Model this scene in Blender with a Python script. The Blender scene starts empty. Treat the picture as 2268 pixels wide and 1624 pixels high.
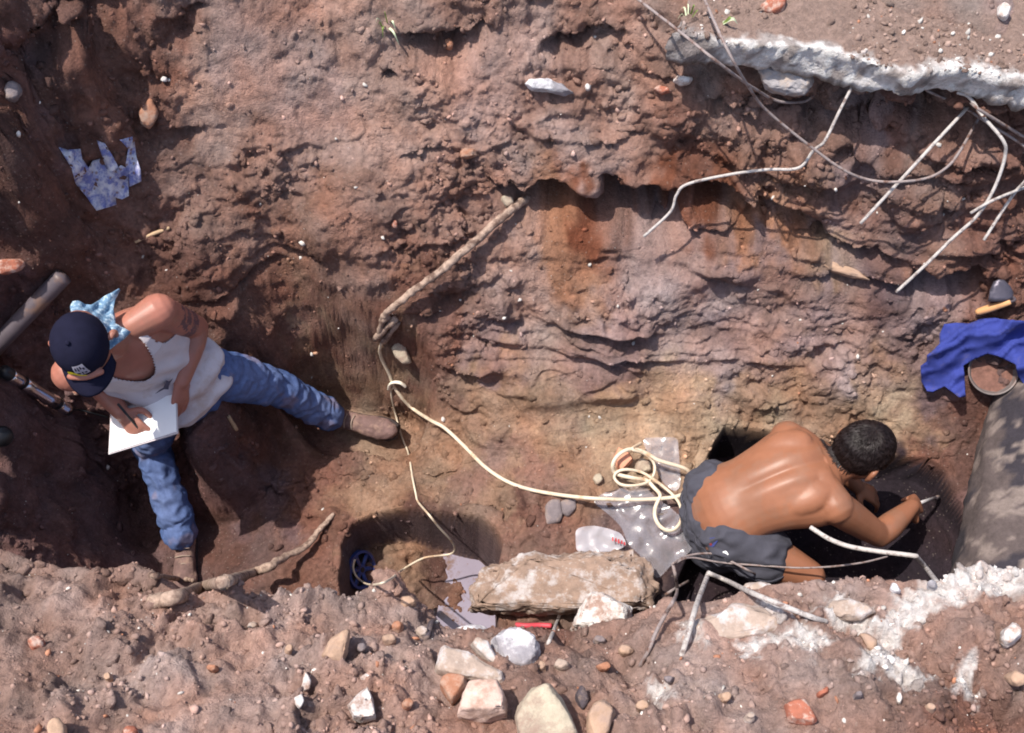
import bpy, bmesh, math, random
import numpy as np
from mathutils import Vector, Matrix, noise as mnoise
from mathutils.bvhtree import BVHTree
from mathutils.geometry import delaunay_2d_cdt

rng = np.random.default_rng(7)
random.seed(7)
sc = bpy.context.scene
COL = sc.collection

# ---------------------------------------------------------------- camera, sky, sun, exposure
LENS = 40.0
PITCH = math.radians(60)                 # degrees below the horizon
CAM = Vector((0.0, -1.975, 3.82))
cam_d = bpy.data.cameras.new('camera')
cam_d.lens = LENS; cam_d.sensor_width = 36; cam_d.clip_start = 0.05; cam_d.clip_end = 500
cam = bpy.data.objects.new('camera', cam_d)
cam.location = CAM; cam.rotation_euler = (math.pi/2 - PITCH, 0, 0)
COL.objects.link(cam); sc.camera = cam

SUN_ELEV = math.radians(69)
SUN_FROM = math.radians(180)             # compass angle (counter-clockwise from +x) the light comes from
world = bpy.data.worlds.new('World'); sc.world = world; world.use_nodes = True
wn = world.node_tree.nodes; wl = world.node_tree.links
sky = wn.new('ShaderNodeTexSky'); sky.sky_type = 'NISHITA'; sky.sun_disc = False
sky.sun_elevation = SUN_ELEV; sky.sun_rotation = math.pi/2 - SUN_FROM
sky.air_density = 1.0; sky.dust_density = 2.5; sky.ozone_density = 1.0
wl.new(sky.outputs[0], wn['Background'].inputs[0]); wn['Background'].inputs[1].default_value = 0.15
sun_d = bpy.data.lights.new('sun', 'SUN'); sun_d.energy = 4.3; sun_d.angle = math.radians(0.6)
sun_d.color = (1.0, 0.93, 0.84)
sun = bpy.data.objects.new('sun', sun_d); COL.objects.link(sun)
sdir = Vector((math.cos(SUN_ELEV)*math.cos(SUN_FROM), math.cos(SUN_ELEV)*math.sin(SUN_FROM), math.sin(SUN_ELEV)))
sun.rotation_euler = sdir.to_track_quat('Z', 'Y').to_euler(); sun.location = sdir*20
sc.view_settings.view_transform = 'Standard'; sc.view_settings.look = 'None'
sc.view_settings.gamma = 1.0; sc.view_settings.use_curve_mapping = False
sc.view_settings.exposure = 0.38
sc.render.engine = 'CYCLES'; sc.cycles.filter_width = 1.85

# ---------------------------------------------------------------- pixel helper (2268 x 1624 grid over the picture)
F = 2268*LENS/36.0
FWD = Vector((0, math.cos(PITCH), -math.sin(PITCH)))
UP = Vector((0, math.sin(PITCH), math.cos(PITCH)))
RIGHT = Vector((1, 0, 0))
def ray(px, py):
    return (FWD + RIGHT*((px-1134)/F) + UP*((812-py)/F)).normalized()
def U(px, py, z):
    d = ray(px, py); return CAM + d*((z-CAM.z)/d.z)

# ---------------------------------------------------------------- numpy noise
_perm = rng.permutation(256); _perm = np.concatenate([_perm, _perm, _perm])
_grad = rng.normal(size=(256, 3)); _grad /= np.linalg.norm(_grad, axis=1)[:, None]
def perlin(p):
    p = np.asarray(p, dtype=np.float64)
    i = np.floor(p).astype(np.int64); f = p - i; i &= 255
    u = f*f*f*(f*(f*6-15)+10)
    out = 0
    for dx in (0, 1):
        wx = u[:, 0] if dx else 1-u[:, 0]
        for dy in (0, 1):
            wy = u[:, 1] if dy else 1-u[:, 1]
            for dz in (0, 1):
                wz = u[:, 2] if dz else 1-u[:, 2]
                h = _perm[_perm[_perm[i[:, 0]+dx] + i[:, 1]+dy] + i[:, 2]+dz]
                g = _grad[h]
                out = out + wx*wy*wz*(g[:, 0]*(f[:, 0]-dx) + g[:, 1]*(f[:, 1]-dy) + g[:, 2]*(f[:, 2]-dz))
    return out*1.6
def fbm(p, freq, octs=3, gain=0.5, off=0.0):
    p = np.asarray(p)*freq + off; a = 1.0; s = 0
    for k in range(octs):
        s = s + a*perlin(p); p = p*2.03 + 17.7; a *= gain
    return s
def worley(p, freq, off=0.0):
    p = np.asarray(p)*freq + off
    i = np.floor(p).astype(np.int64); best = np.full(len(p), 9.0); idv = np.zeros(len(p), dtype=np.int64); dv = np.zeros(p.shape)
    for dx in (-1, 0, 1):
        for dy in (-1, 0, 1):
            for dz in (-1, 0, 1):
                c = i + np.array([dx, dy, dz]); m = c & 255
                h = _perm[_perm[_perm[m[:, 0]] + m[:, 1]] + m[:, 2]]
                pt = c + 0.5 + _grad[h]*0.42
                df = p-pt; d = (df**2).sum(1)
                k = d < best
                best[k] = d[k]; idv[k] = h[k]; dv[k] = df[k]
    return np.sqrt(best), idv, (dv*_grad[(idv*7+3) & 255]).sum(1)
def sstep(a, b, x):
    t = np.clip((x-a)/(b-a), 0, 1); return t*t*(3-2*t)

# ---------------------------------------------------------------- materials
def srgb(r, g, b):
    return tuple(((c/255)/12.92 if c/255 <= 0.04045 else ((c/255+0.055)/1.055)**2.4) for c in (r, g, b))
MATS = {}
def mat(name, color=(0.5, 0.5, 0.5), rough=0.7, var=0.25, vscale=30, bump=0.3, bscale=120, metal=0.0, spec=0.4,
        attr=None, speck=0.0, speck_col=(0.6, 0.55, 0.5), speck_scale=90, speck_amt=0.3, alpha=None, sss=0.0, dirt=None, dirt_amt=0.5, dirt_scale=8, coat=0.0, bdist=0.004):
    if name in MATS: return MATS[name]
    m = bpy.data.materials.new(name); m.use_nodes = True; MATS[name] = m
    n = m.node_tree.nodes; l = m.node_tree.links; b = n['Principled BSDF']
    tc = n.new('ShaderNodeTexCoord')
    nz = n.new('ShaderNodeTexNoise'); nz.inputs['Scale'].default_value = vscale; nz.inputs['Detail'].default_value = 6
    nz.inputs['Roughness'].default_value = 0.65
    l.new(tc.outputs['Object'], nz.inputs['Vector'])
    mr = n.new('ShaderNodeMapRange'); mr.inputs[1].default_value = 0.3; mr.inputs[2].default_value = 0.7
    mr.inputs[3].default_value = 1-var; mr.inputs[4].default_value = 1+var
    l.new(nz.outputs['Fac'], mr.inputs[0])
    mx = n.new('ShaderNodeMix'); mx.data_type = 'RGBA'; mx.blend_type = 'MULTIPLY'; mx.inputs[0].default_value = 1
    if attr:
        at = n.new('ShaderNodeVertexColor'); at.layer_name = attr; l.new(at.outputs[0], mx.inputs[6])
    else:
        mx.inputs[6].default_value = (*color, 1)
    l.new(mr.outputs[0], mx.inputs[7]); cur = mx.outputs[2]
    if dirt:
        dn = n.new('ShaderNodeTexNoise'); dn.inputs['Scale'].default_value = dirt_scale; dn.inputs['Detail'].default_value = 7
        dn.inputs['Roughness'].default_value = 0.7
        l.new(tc.outputs['Object'], dn.inputs['Vector'])
        dm = n.new('ShaderNodeMapRange'); dm.inputs[1].default_value = 0.62-0.3*dirt_amt; dm.inputs[2].default_value = 0.72-0.2*dirt_amt
        l.new(dn.outputs['Fac'], dm.inputs[0])
        m3 = n.new('ShaderNodeMix'); m3.data_type = 'RGBA'; m3.inputs[7].default_value = (*dirt, 1)
        l.new(dm.outputs[0], m3.inputs[0]); l.new(cur, m3.inputs[6]); cur = m3.outputs[2]
    if speck > 0:
        vo = n.new('ShaderNodeTexVoronoi'); vo.inputs['Scale'].default_value = speck_scale
        l.new(tc.outputs['Object'], vo.inputs['Vector'])
        sx = n.new('ShaderNodeSeparateColor'); l.new(vo.outputs['Color'], sx.inputs[0])
        lt = n.new('ShaderNodeMath'); lt.operation = 'LESS_THAN'; lt.inputs[1].default_value = speck; l.new(sx.outputs[0], lt.inputs[0])
        ds = n.new('ShaderNodeMapRange'); ds.inputs[1].default_value = 0.42; ds.inputs[2].default_value = 0.25
        l.new(vo.outputs['Distance'], ds.inputs[0])
        mu = n.new('ShaderNodeMath'); mu.operation = 'MULTIPLY'; l.new(lt.outputs[0], mu.inputs[0]); l.new(ds.outputs[0], mu.inputs[1])
        m4 = n.new('ShaderNodeMix'); m4.data_type = 'RGBA'; m4.inputs[7].default_value = (*speck_col, 1)
        mu2 = n.new('ShaderNodeMath'); mu2.operation = 'MULTIPLY'; mu2.inputs[1].default_value = speck_amt; l.new(mu.outputs[0], mu2.inputs[0]); l.new(mu2.outputs[0], m4.inputs[0]); l.new(cur, m4.inputs[6]); cur = m4.outputs[2]
    l.new(cur, b.inputs['Base Color'])
    b.inputs['Roughness'].default_value = rough; b.inputs['Metallic'].default_value = metal
    b.inputs['Specular IOR Level'].default_value = spec; b.inputs['Coat Weight'].default_value = coat
    if sss: b.inputs['Subsurface Weight'].default_value = sss; b.inputs['Subsurface Radius'].default_value = (0.012, 0.005, 0.003); b.inputs['Subsurface Scale'].default_value = 1.0
    if bump > 0:
        bn = n.new('ShaderNodeTexNoise'); bn.inputs['Scale'].default_value = bscale; bn.inputs['Detail'].default_value = 5
        bn.inputs['Roughness'].default_value = 0.7
        l.new(tc.outputs['Object'], bn.inputs['Vector'])
        bu = n.new('ShaderNodeBump'); bu.inputs['Strength'].default_value = bump; bu.inputs['Distance'].default_value = bdist
        l.new(bn.outputs['Fac'], bu.inputs['Height']); l.new(bu.outputs[0], b.inputs['Normal'])
    if alpha is not None: b.inputs['Alpha'].default_value = alpha
    return m

# ---------------------------------------------------------------- object helpers
def link(name, me, material=None, parent=None, smooth=True):
    o = bpy.data.objects.new(name, me); COL.objects.link(o)
    if material: me.materials.append(material)
    if smooth and len(me.polygons): me.polygons.foreach_set('use_smooth', [True]*len(me.polygons))
    if parent: o.parent = parent
    return o
def pyd(name, v, f, material=None, parent=None, smooth=True):
    me = bpy.data.meshes.new(name); me.from_pydata([tuple(x) for x in v], [], f); me.update()
    return link(name, me, material, parent, smooth)
def tag(o, label, cat=None, group=None, kind=None):
    o['label'] = label
    if cat: o['category'] = cat
    if group: o['group'] = group
    if kind: o['kind'] = kind
    return o
def empty(name, loc=(0, 0, 0)):
    o = bpy.data.objects.new(name, None); o.empty_display_size = 0.05; o.location = loc; COL.objects.link(o); return o
def adopt(parent, child):
    child.parent = parent
    child.matrix_parent_inverse = Matrix.Translation(parent.location).inverted()
    return child
def set_col(me, cols, name='Col'):
    a = me.color_attributes.new(name, 'FLOAT_COLOR', 'POINT')
    arr = np.ones((len(me.vertices), 4), dtype=np.float32); arr[:, :3] = cols
    a.data.foreach_set('color', arr.ravel())
def catmull(pts, n=8):
    pts = [np.array(p, float) for p in pts]
    P = [2*pts[0]-pts[1]] + pts + [2*pts[-1]-pts[-2]]; out = []
    for i in range(1, len(P)-2):
        for k in range(n):
            t = k/n; a, b, c, d = P[i-1], P[i], P[i+1], P[i+2]
            out.append(0.5*((2*b) + (-a+c)*t + (2*a-5*b+4*c-d)*t*t + (-a+3*b-3*c+d)*t**3))
    out.append(pts[-1]); return out
def tube_geo(pts, radii, seg=8, side=None, ratio=None, caps=True):
    """rings along pts; ratio widens the ring along 'side'"""
    pts = [Vector(p) for p in pts]; n = len(pts); V = []; Fc = []
    ref = Vector(side) if side is not None else None; prev = None
    for i in range(n):
        t = (pts[min(i+1, n-1)] - pts[max(i-1, 0)]).normalized()
        if ref is not None: a = ref - t*ref.dot(t)
        elif prev is None: a = t.orthogonal()
        else: a = prev - t*prev.dot(t)
        a.normalize(); b = t.cross(a).normalized(); prev = a
        r = radii[i] if hasattr(radii, '__len__') else radii
        k = ratio[i] if (ratio is not None and hasattr(ratio, '__len__')) else (ratio or 1.0)
        for j in range(seg):
            th = 2*math.pi*j/seg
            V.append(pts[i] + a*(math.cos(th)*r*k) + b*(math.sin(th)*r))
    for i in range(n-1):
        for j in range(seg):
            Fc.append((i*seg+j, i*seg+(j+1) % seg, (i+1)*seg+(j+1) % seg, (i+1)*seg+j))
    if caps:
        r0 = radii[0] if hasattr(radii, '__len__') else radii; r1 = radii[-1] if hasattr(radii, '__len__') else radii
        V.append(pts[0] + (pts[0]-pts[1]).normalized()*r0*0.35); V.append(pts[-1] + (pts[-1]-pts[-2]).normalized()*r1*0.35)
        a, b = len(V)-2, len(V)-1
        for j in range(seg):
            Fc.append((a, (j+1) % seg, j)); Fc.append((b, (n-1)*seg+j, (n-1)*seg+(j+1) % seg))
    return V, Fc

# ---------------------------------------------------------------- terrain: heights measured along the trench
# (picture x, picture y, height in metres) of the far bank, trench floor and pit
BASE = [
 # far plateau and slab
 (-600,-500,1.8),(300,-500,1.5),(1100,-500,1.45),(1900,-500,1.45),(2800,-500,1.45),
 (1600,20,1.30),(1750,40,1.30),(1900,60,1.30),(2050,90,1.30),(2268,80,1.30),(2500,80,1.30),(1700,-100,1.30),(2268,-100,1.30),(2600,-100,1.30),
 (1560,54,1.30),(1700,68,1.30),(1830,84,1.30),(1930,114,1.30),(2010,138,1.30),(2130,122,1.30),(2268,146,1.30),(2500,151,1.30),
 (1560,165,1.10),(1800,205,1.08),(2000,240,1.05),(2268,255,1.04),(2500,255,1.04),
 (1400,0,1.28),(1100,0,1.28),(800,0,1.28),(500,0,1.32),(1400,100,1.17),(1100,100,1.15),(800,100,1.16),(500,100,1.2),
 (500,200,1.08),(800,200,1.04),(1100,200,1.03),(1400,200,1.04),
 (400,300,.98),(700,300,.93),(1000,300,.93),(1300,300,.93),(1600,300,.95),(1900,300,.96),(2268,320,.95),(2600,320,.95),
 (400,420,.85),(700,420,.82),(1000,420,.80),(1300,410,.83),(1600,420,.8),(1900,420,.82),(2268,430,.82),
 (400,560,.70),(700,560,.68),(1000,560,.66),(1300,560,.60),(1600,560,.62),(1900,560,.65),(2268,560,.68),(2600,560,.7),
 (550,700,.47),(800,700,.44),(1000,700,.46),(1300,700,.45),(1600,700,.43),(1900,700,.45),(2268,700,.50),
 (700,820,.22),(900,820,.23),(1200,820,.28),(1500,820,.29),(1800,820,.3),(2100,820,.33),(2268,820,.36),(2600,820,.4),
 (960,890,.13),(1100,900,.2),(1400,900,.2),(1700,900,.19),(2000,900,.2),
 (980,970,.0),(1100,980,.13),(1200,980,.18),(1500,980,.18),(1700,970,.15),(1900,980,.14),(2100,980,.15),(2300,980,.18),
 (900,1050,.0),(1020,1060,.07),(1120,1100,.13),(1300,1150,.17),(1480,1150,.16),(1150,1200,.14),(1400,1250,.13),(1550,1000,.17),
 (750,1050,-.06),(740,1150,-.02),(740,1250,-.02),(900,1100,.03),(1700,1150,.1),(2000,1150,.1),(2300,1150,.1),
 # seat, pit
 (400,880,.30),(460,800,.37),(380,800,.40),(520,780,.36),(620,800,.27),(500,900,.10),(600,940,-.06),(760,940,-.36),(830,960,-.37),(885,985,-.30),(900,940,-.18),(690,908,-.18),(720,862,.04),(860,900,.06),
 (300,1100,-.22),(450,1150,-.24),(600,1180,-.16),(100,1150,-.12),(300,1200,-.25),(420,1230,-.25),(100,1000,.0),(200,950,.1),(50,900,.22),(0,1000,.08),(0,1150,-.05),(300,930,.2),(420,970,.0),(420,1060,-.2),(330,990,.0),(560,1000,-.15),(620,1060,-.13),(700,1000,-.13),(700,1100,-.06),
 (200,650,.58),(50,700,.58),(100,800,.40),(0,600,.78),(300,620,.60),(0,850,.42),(240,780,.42),(160,870,.26),(420,720,.48),
 (0,450,1.02),(150,450,.90),(300,450,.82),(150,300,1.08),(0,300,1.18),(300,280,1.0),(0,150,1.42),(150,100,1.33),(300,150,1.18),(0,0,1.58),(120,20,1.5),(250,0,1.40),(-100,120,1.62),(-100,0,1.68),
 (-150,300,1.38),(-200,500,1.15),(-160,700,1.0),(-150,850,.88),(-150,1000,.8),(-200,1200,.75),(-500,700,1.15),(-500,1000,1.1),(-500,300,1.4),
 # hidden behind the near bank
 (0,1350,0.02),(250,1380,0),(500,1380,0),(760,1400,0.05),(1000,1420,.05),(1250,1420,.08),(1500,1420,.05),(2000,1420,.05),(2300,1420,.08),(2600,1300,.1),
]
NEAR = [
 (-300,1215,.80),(0,1220,.72),(150,1262,.68),(300,1245,.70),(440,1320,.66),(700,1325,.66),(870,1290,.59),(1000,1390,.54),(1250,1400,.57),(1480,1345,.68),(1560,1345,.72),(1700,1292,.82),(2000,1290,.86),(2150,1255,.9),(2268,1270,.9),(2500,1270,.9),
 (0,1420,.86),(300,1430,.83),(600,1430,.82),(900,1430,.78),(1200,1430,.72),(1420,1430,.76),(1600,1420,.88),(1800,1430,.93),(2100,1430,.95),(2400,1430,.96),
 (0,1530,.94),(300,1530,.92),(700,1530,.9),(1100,1530,.86),(1500,1530,.93),(2000,1530,.98),(2300,1530,.99),
 (0,1650,1.02),(500,1650,1.0),(1000,1650,.96),(1500,1650,1.0),(2000,1650,1.03),(2300,1650,1.03),
 (-300,2000,1.15),(500,2000,1.1),(1200,2000,1.1),(2000,2000,1.1),(2600,2000,1.1),
]
EDGE = [(-400,1205,.8),(0,1212,.72),(60,1238,.70),(150,1258,.68),(235,1262,.70),(290,1236,.72),(335,1262,.69),(400,1318,.66),(560,1312,.66),(700,1318,.66),(765,1330,.64),(820,1300,.62),(868,1282,.60),(930,1330,.58),(985,1380,.56),(1060,1400,.56),(1250,1400,.58),(1400,1365,.64),(1470,1330,.68),(1545,1335,.72),(1620,1322,.78),(1700,1290,.83),(1850,1284,.85),(2000,1290,.86),(2105,1288,.88),(2165,1248,.9),(2268,1262,.9),(2600,1262,.9)]
HOLE = [(750,1270),(752,1200),(775,1150),(820,1124),(900,1118),(980,1126),(1060,1140),(1098,1165),(1112,1205),(1108,1250),(1100,1400),(760,1400)]
CUT = [(1560,1040),(1580,985),(1599,957),(1685,961),(1760,968),(1846,985),(1975,1003),(2054,1012),(2098,1040),(2128,1090),(2160,1138),(2170,1181),(2170,1430),(1450,1430),(1500,1290),(1545,1180)]

h = 0.005
def axis(a, b, step, far, grow=1.22):
    core = list(np.arange(a, b+1e-6, step)); s = step; lo = []; x = a
    while x > -far: s *= grow; x -= s; lo.append(x)
    s = step; hi = []; x = core[-1]
    while x < far: s *= grow; x += s; hi.append(x)
    return np.array(lo[::-1] + core + hi)
xs = axis(-2.15, 2.15, h, 60); ya = axis(-1.62, 1.30, h, 60)
ys = np.concatenate([ya[ya < -.22], np.arange(-.22, .72, .0034), ya[ya > .7235]])
X, Y = np.meshgrid(xs, ys); nx, ny = len(xs), len(ys)

def rbf(ctrl, X, Y):
    P = np.array([tuple(U(*c)) for c in ctrl]); n = len(P)
    D = np.hypot(P[:, None, 0]-P[None, :, 0], P[:, None, 1]-P[None, :, 1])
    K = np.sqrt(D**2 + 0.02**2)
    A = np.zeros((n+1, n+1)); A[:n, :n] = K - np.eye(n)*0.01; A[:n, n] = 1; A[n, :n] = 1
    w = np.linalg.solve(A, np.append(P[:, 2], 0))
    xf = np.clip(X.ravel(), -3.2, 3.2); yf = np.clip(Y.ravel(), -2.3, 2.6); out = np.full(xf.shape, w[n])
    for k in range(n):
        out += w[k]*np.sqrt((xf-P[k, 0])**2 + (yf-P[k, 1])**2 + 0.0004)
    return out.reshape(X.shape)
def poly_sd(poly, X, Y):
    """signed distance to polygon, negative inside"""
    d = np.full(X.shape, 1e9); inside = np.zeros(X.shape, bool); n = len(poly)
    for i in range(n):
        ax, ay = poly[i]; bx, by = poly[(i+1) % n]
        ex, ey = bx-ax, by-ay; wx, wy = X-ax, Y-ay
        t = np.clip((wx*ex+wy*ey)/(ex*ex+ey*ey+1e-12), 0, 1)
        d = np.minimum(d, np.hypot(wx-ex*t, wy-ey*t))
        c = ((ay > Y) != (by > Y)) & (X < (bx-ax)*(Y-ay)/(by-ay+1e-12)+ax)
        inside ^= c
    return np.where(inside, -d, d)

zb = rbf(BASE, X, Y)
flat = np.stack([X.ravel(), Y.ravel(), np.zeros(X.size)], 1)
n1 = fbm(flat, 6, 3).reshape(X.shape); n2 = fbm(flat, 18, 2, off=31).reshape(X.shape)
# where the seated man sits and treads
def seg_near(a, b):
    ex, ey = b[0]-a[0], b[1]-a[1]; t = np.clip(((X-a[0])*ex+(Y-a[1])*ey)/(ex*ex+ey*ey), 0, 1)
    return np.hypot(X-a[0]-t*ex, Y-a[1]-t*ey), a[2]+(b[2]-a[2])*t
stm = np.zeros(X.shape)
def stamp(a, b, r0, r1, low=False):
    global zb, stm
    dd, zz = seg_near(a, b); m = 1-sstep(r0, r1, dd); stm = np.maximum(stm, m)
    zb = zb*(1-m) + (np.minimum(zb, zz) if low else zz)*m
toeL = U(880, 958, -.15)
stamp((-1.17,-.04,.335), (-1.13,-.10,.335), .10, .24)
stamp((-1.05,-.05,.36), (-.72,.06,-.19), .09, .17, True)
stamp((-1.22,-.16,.28), (-1.31,-.16,.0), .09, .16, True); stamp((-1.31,-.16,.0), (-1.22,-.40,-.235), .09, .16, True)
stamp((-.70,.07,-.232), (toeL.x,toeL.y,-.232), .09, .19)
stamp((-1.225,-.41,-.236), (-1.20,-.60,-.236), .08, .16)
# hole
hp = [tuple(U(x, y, .02+(x-750)/350*.1))[:2] for x, y in HOLE]
n4 = fbm(flat, 7, 1, off=51).reshape(X.shape)
sd = poly_sd(hp, X, Y) + n4*0.014
hf = -0.262 + 0.035*n1 + 0.022*n2 - 0.07*sstep(-.40, -.14, X + .10*n1 + .05*n2)
hole_m = sstep(0.002, -0.022, sd)
zb = zb*(1-hole_m) + np.minimum(hf, zb)*hole_m
# scraped cut
cp = [tuple(U(x, y, .13))[:2] for x, y in CUT]
sd2 = poly_sd(cp, X, Y) + n4*0.008
cut_m = sstep(0.002, -0.012, sd2)
zb = zb*(1-cut_m) + (-0.055 + 0.004*n1)*cut_m
# near bank
zn = rbf(NEAR, X, Y)
ep = np.array([tuple(U(*e)) for e in EDGE])
ye = np.interp(X, ep[:, 0], ep[:, 1]) + 0.010*n1 + 0.010*n2
near_m = sstep(0.05, 0.0, Y-ye)
Z = zb*(1-near_m) + np.maximum(zn, zb)*near_m
# calm ground further away
far_m = sstep(2.4, 6, np.hypot(X, Y)); Z = Z*(1-far_m) + 1.25*far_m

P0 = np.stack([X, Y, Z], -1)
# blurred normal field for displacement
def blur(A, k):
    for ax in (0, 1):
        c = np.cumsum(np.concatenate([np.repeat(np.take(A, [0], ax), k+1, ax), A, np.repeat(np.take(A, [-1], ax), k, ax)], ax), ax)
        A = (np.take(c, range(2*k+1, c.shape[ax]), ax) - np.take(c, range(0, c.shape[ax]-2*k-1), ax))/(2*k+1)
    return A
Zs = blur(Z, 5)
gy = np.gradient(Zs, ys, axis=0); gx = np.gradient(Zs, xs, axis=1)
N = np.stack([-gx, -gy, np.ones_like(Z)], -1); N /= np.linalg.norm(N, axis=-1)[..., None]
pf = P0.reshape(-1, 3); nf = N.reshape(-1, 3)

# soils: (px, py, z guess from the surface, colour, roughness of the ground, bedding)
C = dict(dust=(.34,.238,.20), dustb=(.265,.168,.136), pink=(.345,.243,.212), brown=(.185,.100,.078), dbrown=(.115,.066,.056), red=(.17,.070,.042), orange=(.30,.165,.105),
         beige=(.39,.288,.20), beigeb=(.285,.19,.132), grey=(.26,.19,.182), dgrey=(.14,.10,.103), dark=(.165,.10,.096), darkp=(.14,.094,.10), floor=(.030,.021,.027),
         sand=(.275,.208,.178), near=(.335,.248,.218), nearb=(.26,.18,.152), grey2=(.32,.24,.222))
for k_ in C:
    if k_ not in ('floor',): C[k_] = (C[k_][0]*1.02, C[k_][1]*.945, C[k_][2]*.925)
SOIL = [
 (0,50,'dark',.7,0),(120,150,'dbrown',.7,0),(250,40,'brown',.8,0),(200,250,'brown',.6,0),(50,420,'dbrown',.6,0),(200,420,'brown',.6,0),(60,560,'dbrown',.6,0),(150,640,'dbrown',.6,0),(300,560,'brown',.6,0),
 (300,150,'brown',.7,0),(500,100,'pink',.3,0),(450,250,'dust',.4,0),(700,200,'pink',.3,0),(600,350,'dustb',.7,0),(480,450,'dustb',.8,0),(900,300,'dust',.7,0),(1100,250,'pink',.7,0),(800,60,'dust',.45,0),(1000,50,'dustb',.8,0),
 (1300,90,'dustb',.8,.2),(1380,200,'dust',.8,.3),(1000,420,'dustb',.9,.3),(800,560,'dustb',.8,.2),(620,650,'brown',.9,.3),(900,640,'brown',.8,.3),(520,740,'brown',.8,.3),(720,740,'brown',.7,.3),(380,660,'dbrown',.7,0),
 (1300,440,'red',.6,.4),(1460,425,'red',.6,.6),(1440,340,'dustb',.8,.6),(1500,360,'brown',.8,.7),(1560,480,'red',.8,1),(1250,520,'orange',.7,.2),(1700,520,'orange',.9,1),(1750,420,'dustb',1,1),(1900,350,'grey',1,1),(2100,430,'dustb',1,1),(2200,540,'brown',1,1),(1650,290,'dustb',1,.8),(1980,280,'brown',1,1),(2150,330,'brown',1,1),(1800,580,'beigeb',1,1),(1300,340,'pink',.8,.5),
 (1180,640,'dust',.3,.1),(1450,600,'grey2',.3,.1),(1500,690,'grey2',.4,.3),(1350,740,'grey',.5,1),(1650,640,'grey',.45,.9),(1800,690,'grey',.45,1),(1900,770,'grey2',.5,1),(2000,620,'dgrey',.9,.8),(2080,690,'grey',.8,.8),(1100,770,'grey',.8,1),(980,740,'brown',.8,.6),(1600,780,'grey2',.45,1),(2100,850,'dgrey',.6,.4),
 (700,800,'beigeb',.6,.2),(900,850,'beigeb',.5,.2),(1100,860,'beigeb',.6,.8),(1150,885,'beigeb',.4,.8),(1400,915,'beige',.35,.9),(1300,965,'beige',.4,.5),(1530,930,'beige',.35,.9),(1650,885,'beigeb',.4,.9),(1680,940,'beige',.35,.9),(1850,955,'beigeb',.4,.9),(1900,900,'beigeb',.5,.8),(1980,975,'beige',.3,.5),(2060,970,'beigeb',.4,.5),(2140,940,'dbrown',.5,0),(2150,1050,'dbrown',.3,0),(2100,985,'brown',.4,0),(2150,1150,'dark',.3,0),(1000,1000,'beigeb',.5,.2),(850,1000,'beigeb',.35,0),(800,945,'beigeb',.12,0),(740,910,'beigeb',.15,0),(1100,1020,'dustb',.8,0),(900,1080,'beigeb',.6,0),(1180,1150,'brown',.7,0),(1200,1070,'dustb',.8,0),(1400,1010,'beige',.5,0),(1560,1000,'beige',.5,0),(1280,1040,'beigeb',.9,0),(1450,1160,'dgrey',.4,0),(1140,1090,'beigeb',.7,0),
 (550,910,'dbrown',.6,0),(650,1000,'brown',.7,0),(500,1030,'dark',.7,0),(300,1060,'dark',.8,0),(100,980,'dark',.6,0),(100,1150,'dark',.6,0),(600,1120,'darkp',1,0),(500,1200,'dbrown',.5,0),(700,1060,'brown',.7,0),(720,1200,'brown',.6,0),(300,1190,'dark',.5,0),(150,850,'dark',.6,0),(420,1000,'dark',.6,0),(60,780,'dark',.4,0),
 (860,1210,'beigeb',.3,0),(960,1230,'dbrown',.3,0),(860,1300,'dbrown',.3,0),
 (1700,60,'sand',.22,0),(2000,90,'sand',.22,0),(2268,60,'grey2',.22,0),(2150,120,'sand',.2,0),(1650,0,'sand',.5,0),(2268,-100,'sand',.4,0),
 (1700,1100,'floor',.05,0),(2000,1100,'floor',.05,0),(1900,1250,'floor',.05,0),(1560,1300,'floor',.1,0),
]
def surf_px(px, py, field=Z):
    """march a pixel ray on the height grid"""
    d = ray(px, py); t = 1.2
    for _ in range(700):
        p = CAM + d*t
        i = min(max(np.searchsorted(ys, p.y), 0), ny-1); j = min(max(np.searchsorted(xs, p.x), 0), nx-1)
        if p.z <= field[i, j]: return p
        t += 0.006
    return p
SN = [(0,1290,'nearb',.8,0),(200,1330,'near',.8,0),(80,1420,'nearb',.7,0),(300,1290,'nearb',.8,0),(500,1400,'near',1,0),(750,1390,'near',1,0),(300,1550,'near',.8,0),(600,1550,'near',1,0),(900,1380,'near',.9,0),(900,1500,'near',1,0),(1150,1560,'nearb',.9,0),(1300,1450,'nearb',.8,0),(1420,1520,'near',.8,0),(1600,1400,'near',.8,0),(1700,1500,'near',.9,0),(1900,1350,'near',.9,0),(1900,1560,'nearb',1,0),(2150,1330,'near',.8,0),(2200,1450,'nearb',.9,0),(2150,1580,'brown',1,0),(1550,1600,'near',.7,0),(1150,1390,'brown',.6,0),(1350,1330,'nearb',.6,0)]
warp = np.stack([fbm(pf, 5, 4, .6, off=3), fbm(pf, 5, 4, .6, off=77)], 1)*0.10
wx, wy = pf[:, 0]+warp[:, 0], pf[:, 1]+warp[:, 1]
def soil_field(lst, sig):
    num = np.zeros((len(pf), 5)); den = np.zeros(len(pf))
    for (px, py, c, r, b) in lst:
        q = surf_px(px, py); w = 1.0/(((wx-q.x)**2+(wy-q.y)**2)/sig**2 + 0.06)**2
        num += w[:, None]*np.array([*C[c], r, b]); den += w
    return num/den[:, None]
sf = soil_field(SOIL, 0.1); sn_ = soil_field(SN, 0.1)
nm = near_m.ravel()[:, None]
S = sf*(1-nm) + sn_*nm
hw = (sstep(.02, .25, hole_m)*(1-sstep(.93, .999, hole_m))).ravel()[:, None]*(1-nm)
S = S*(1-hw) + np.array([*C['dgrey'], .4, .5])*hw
cutf = sstep(.03, .3, cut_m).ravel()[:, None]*(1-nm)
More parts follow.
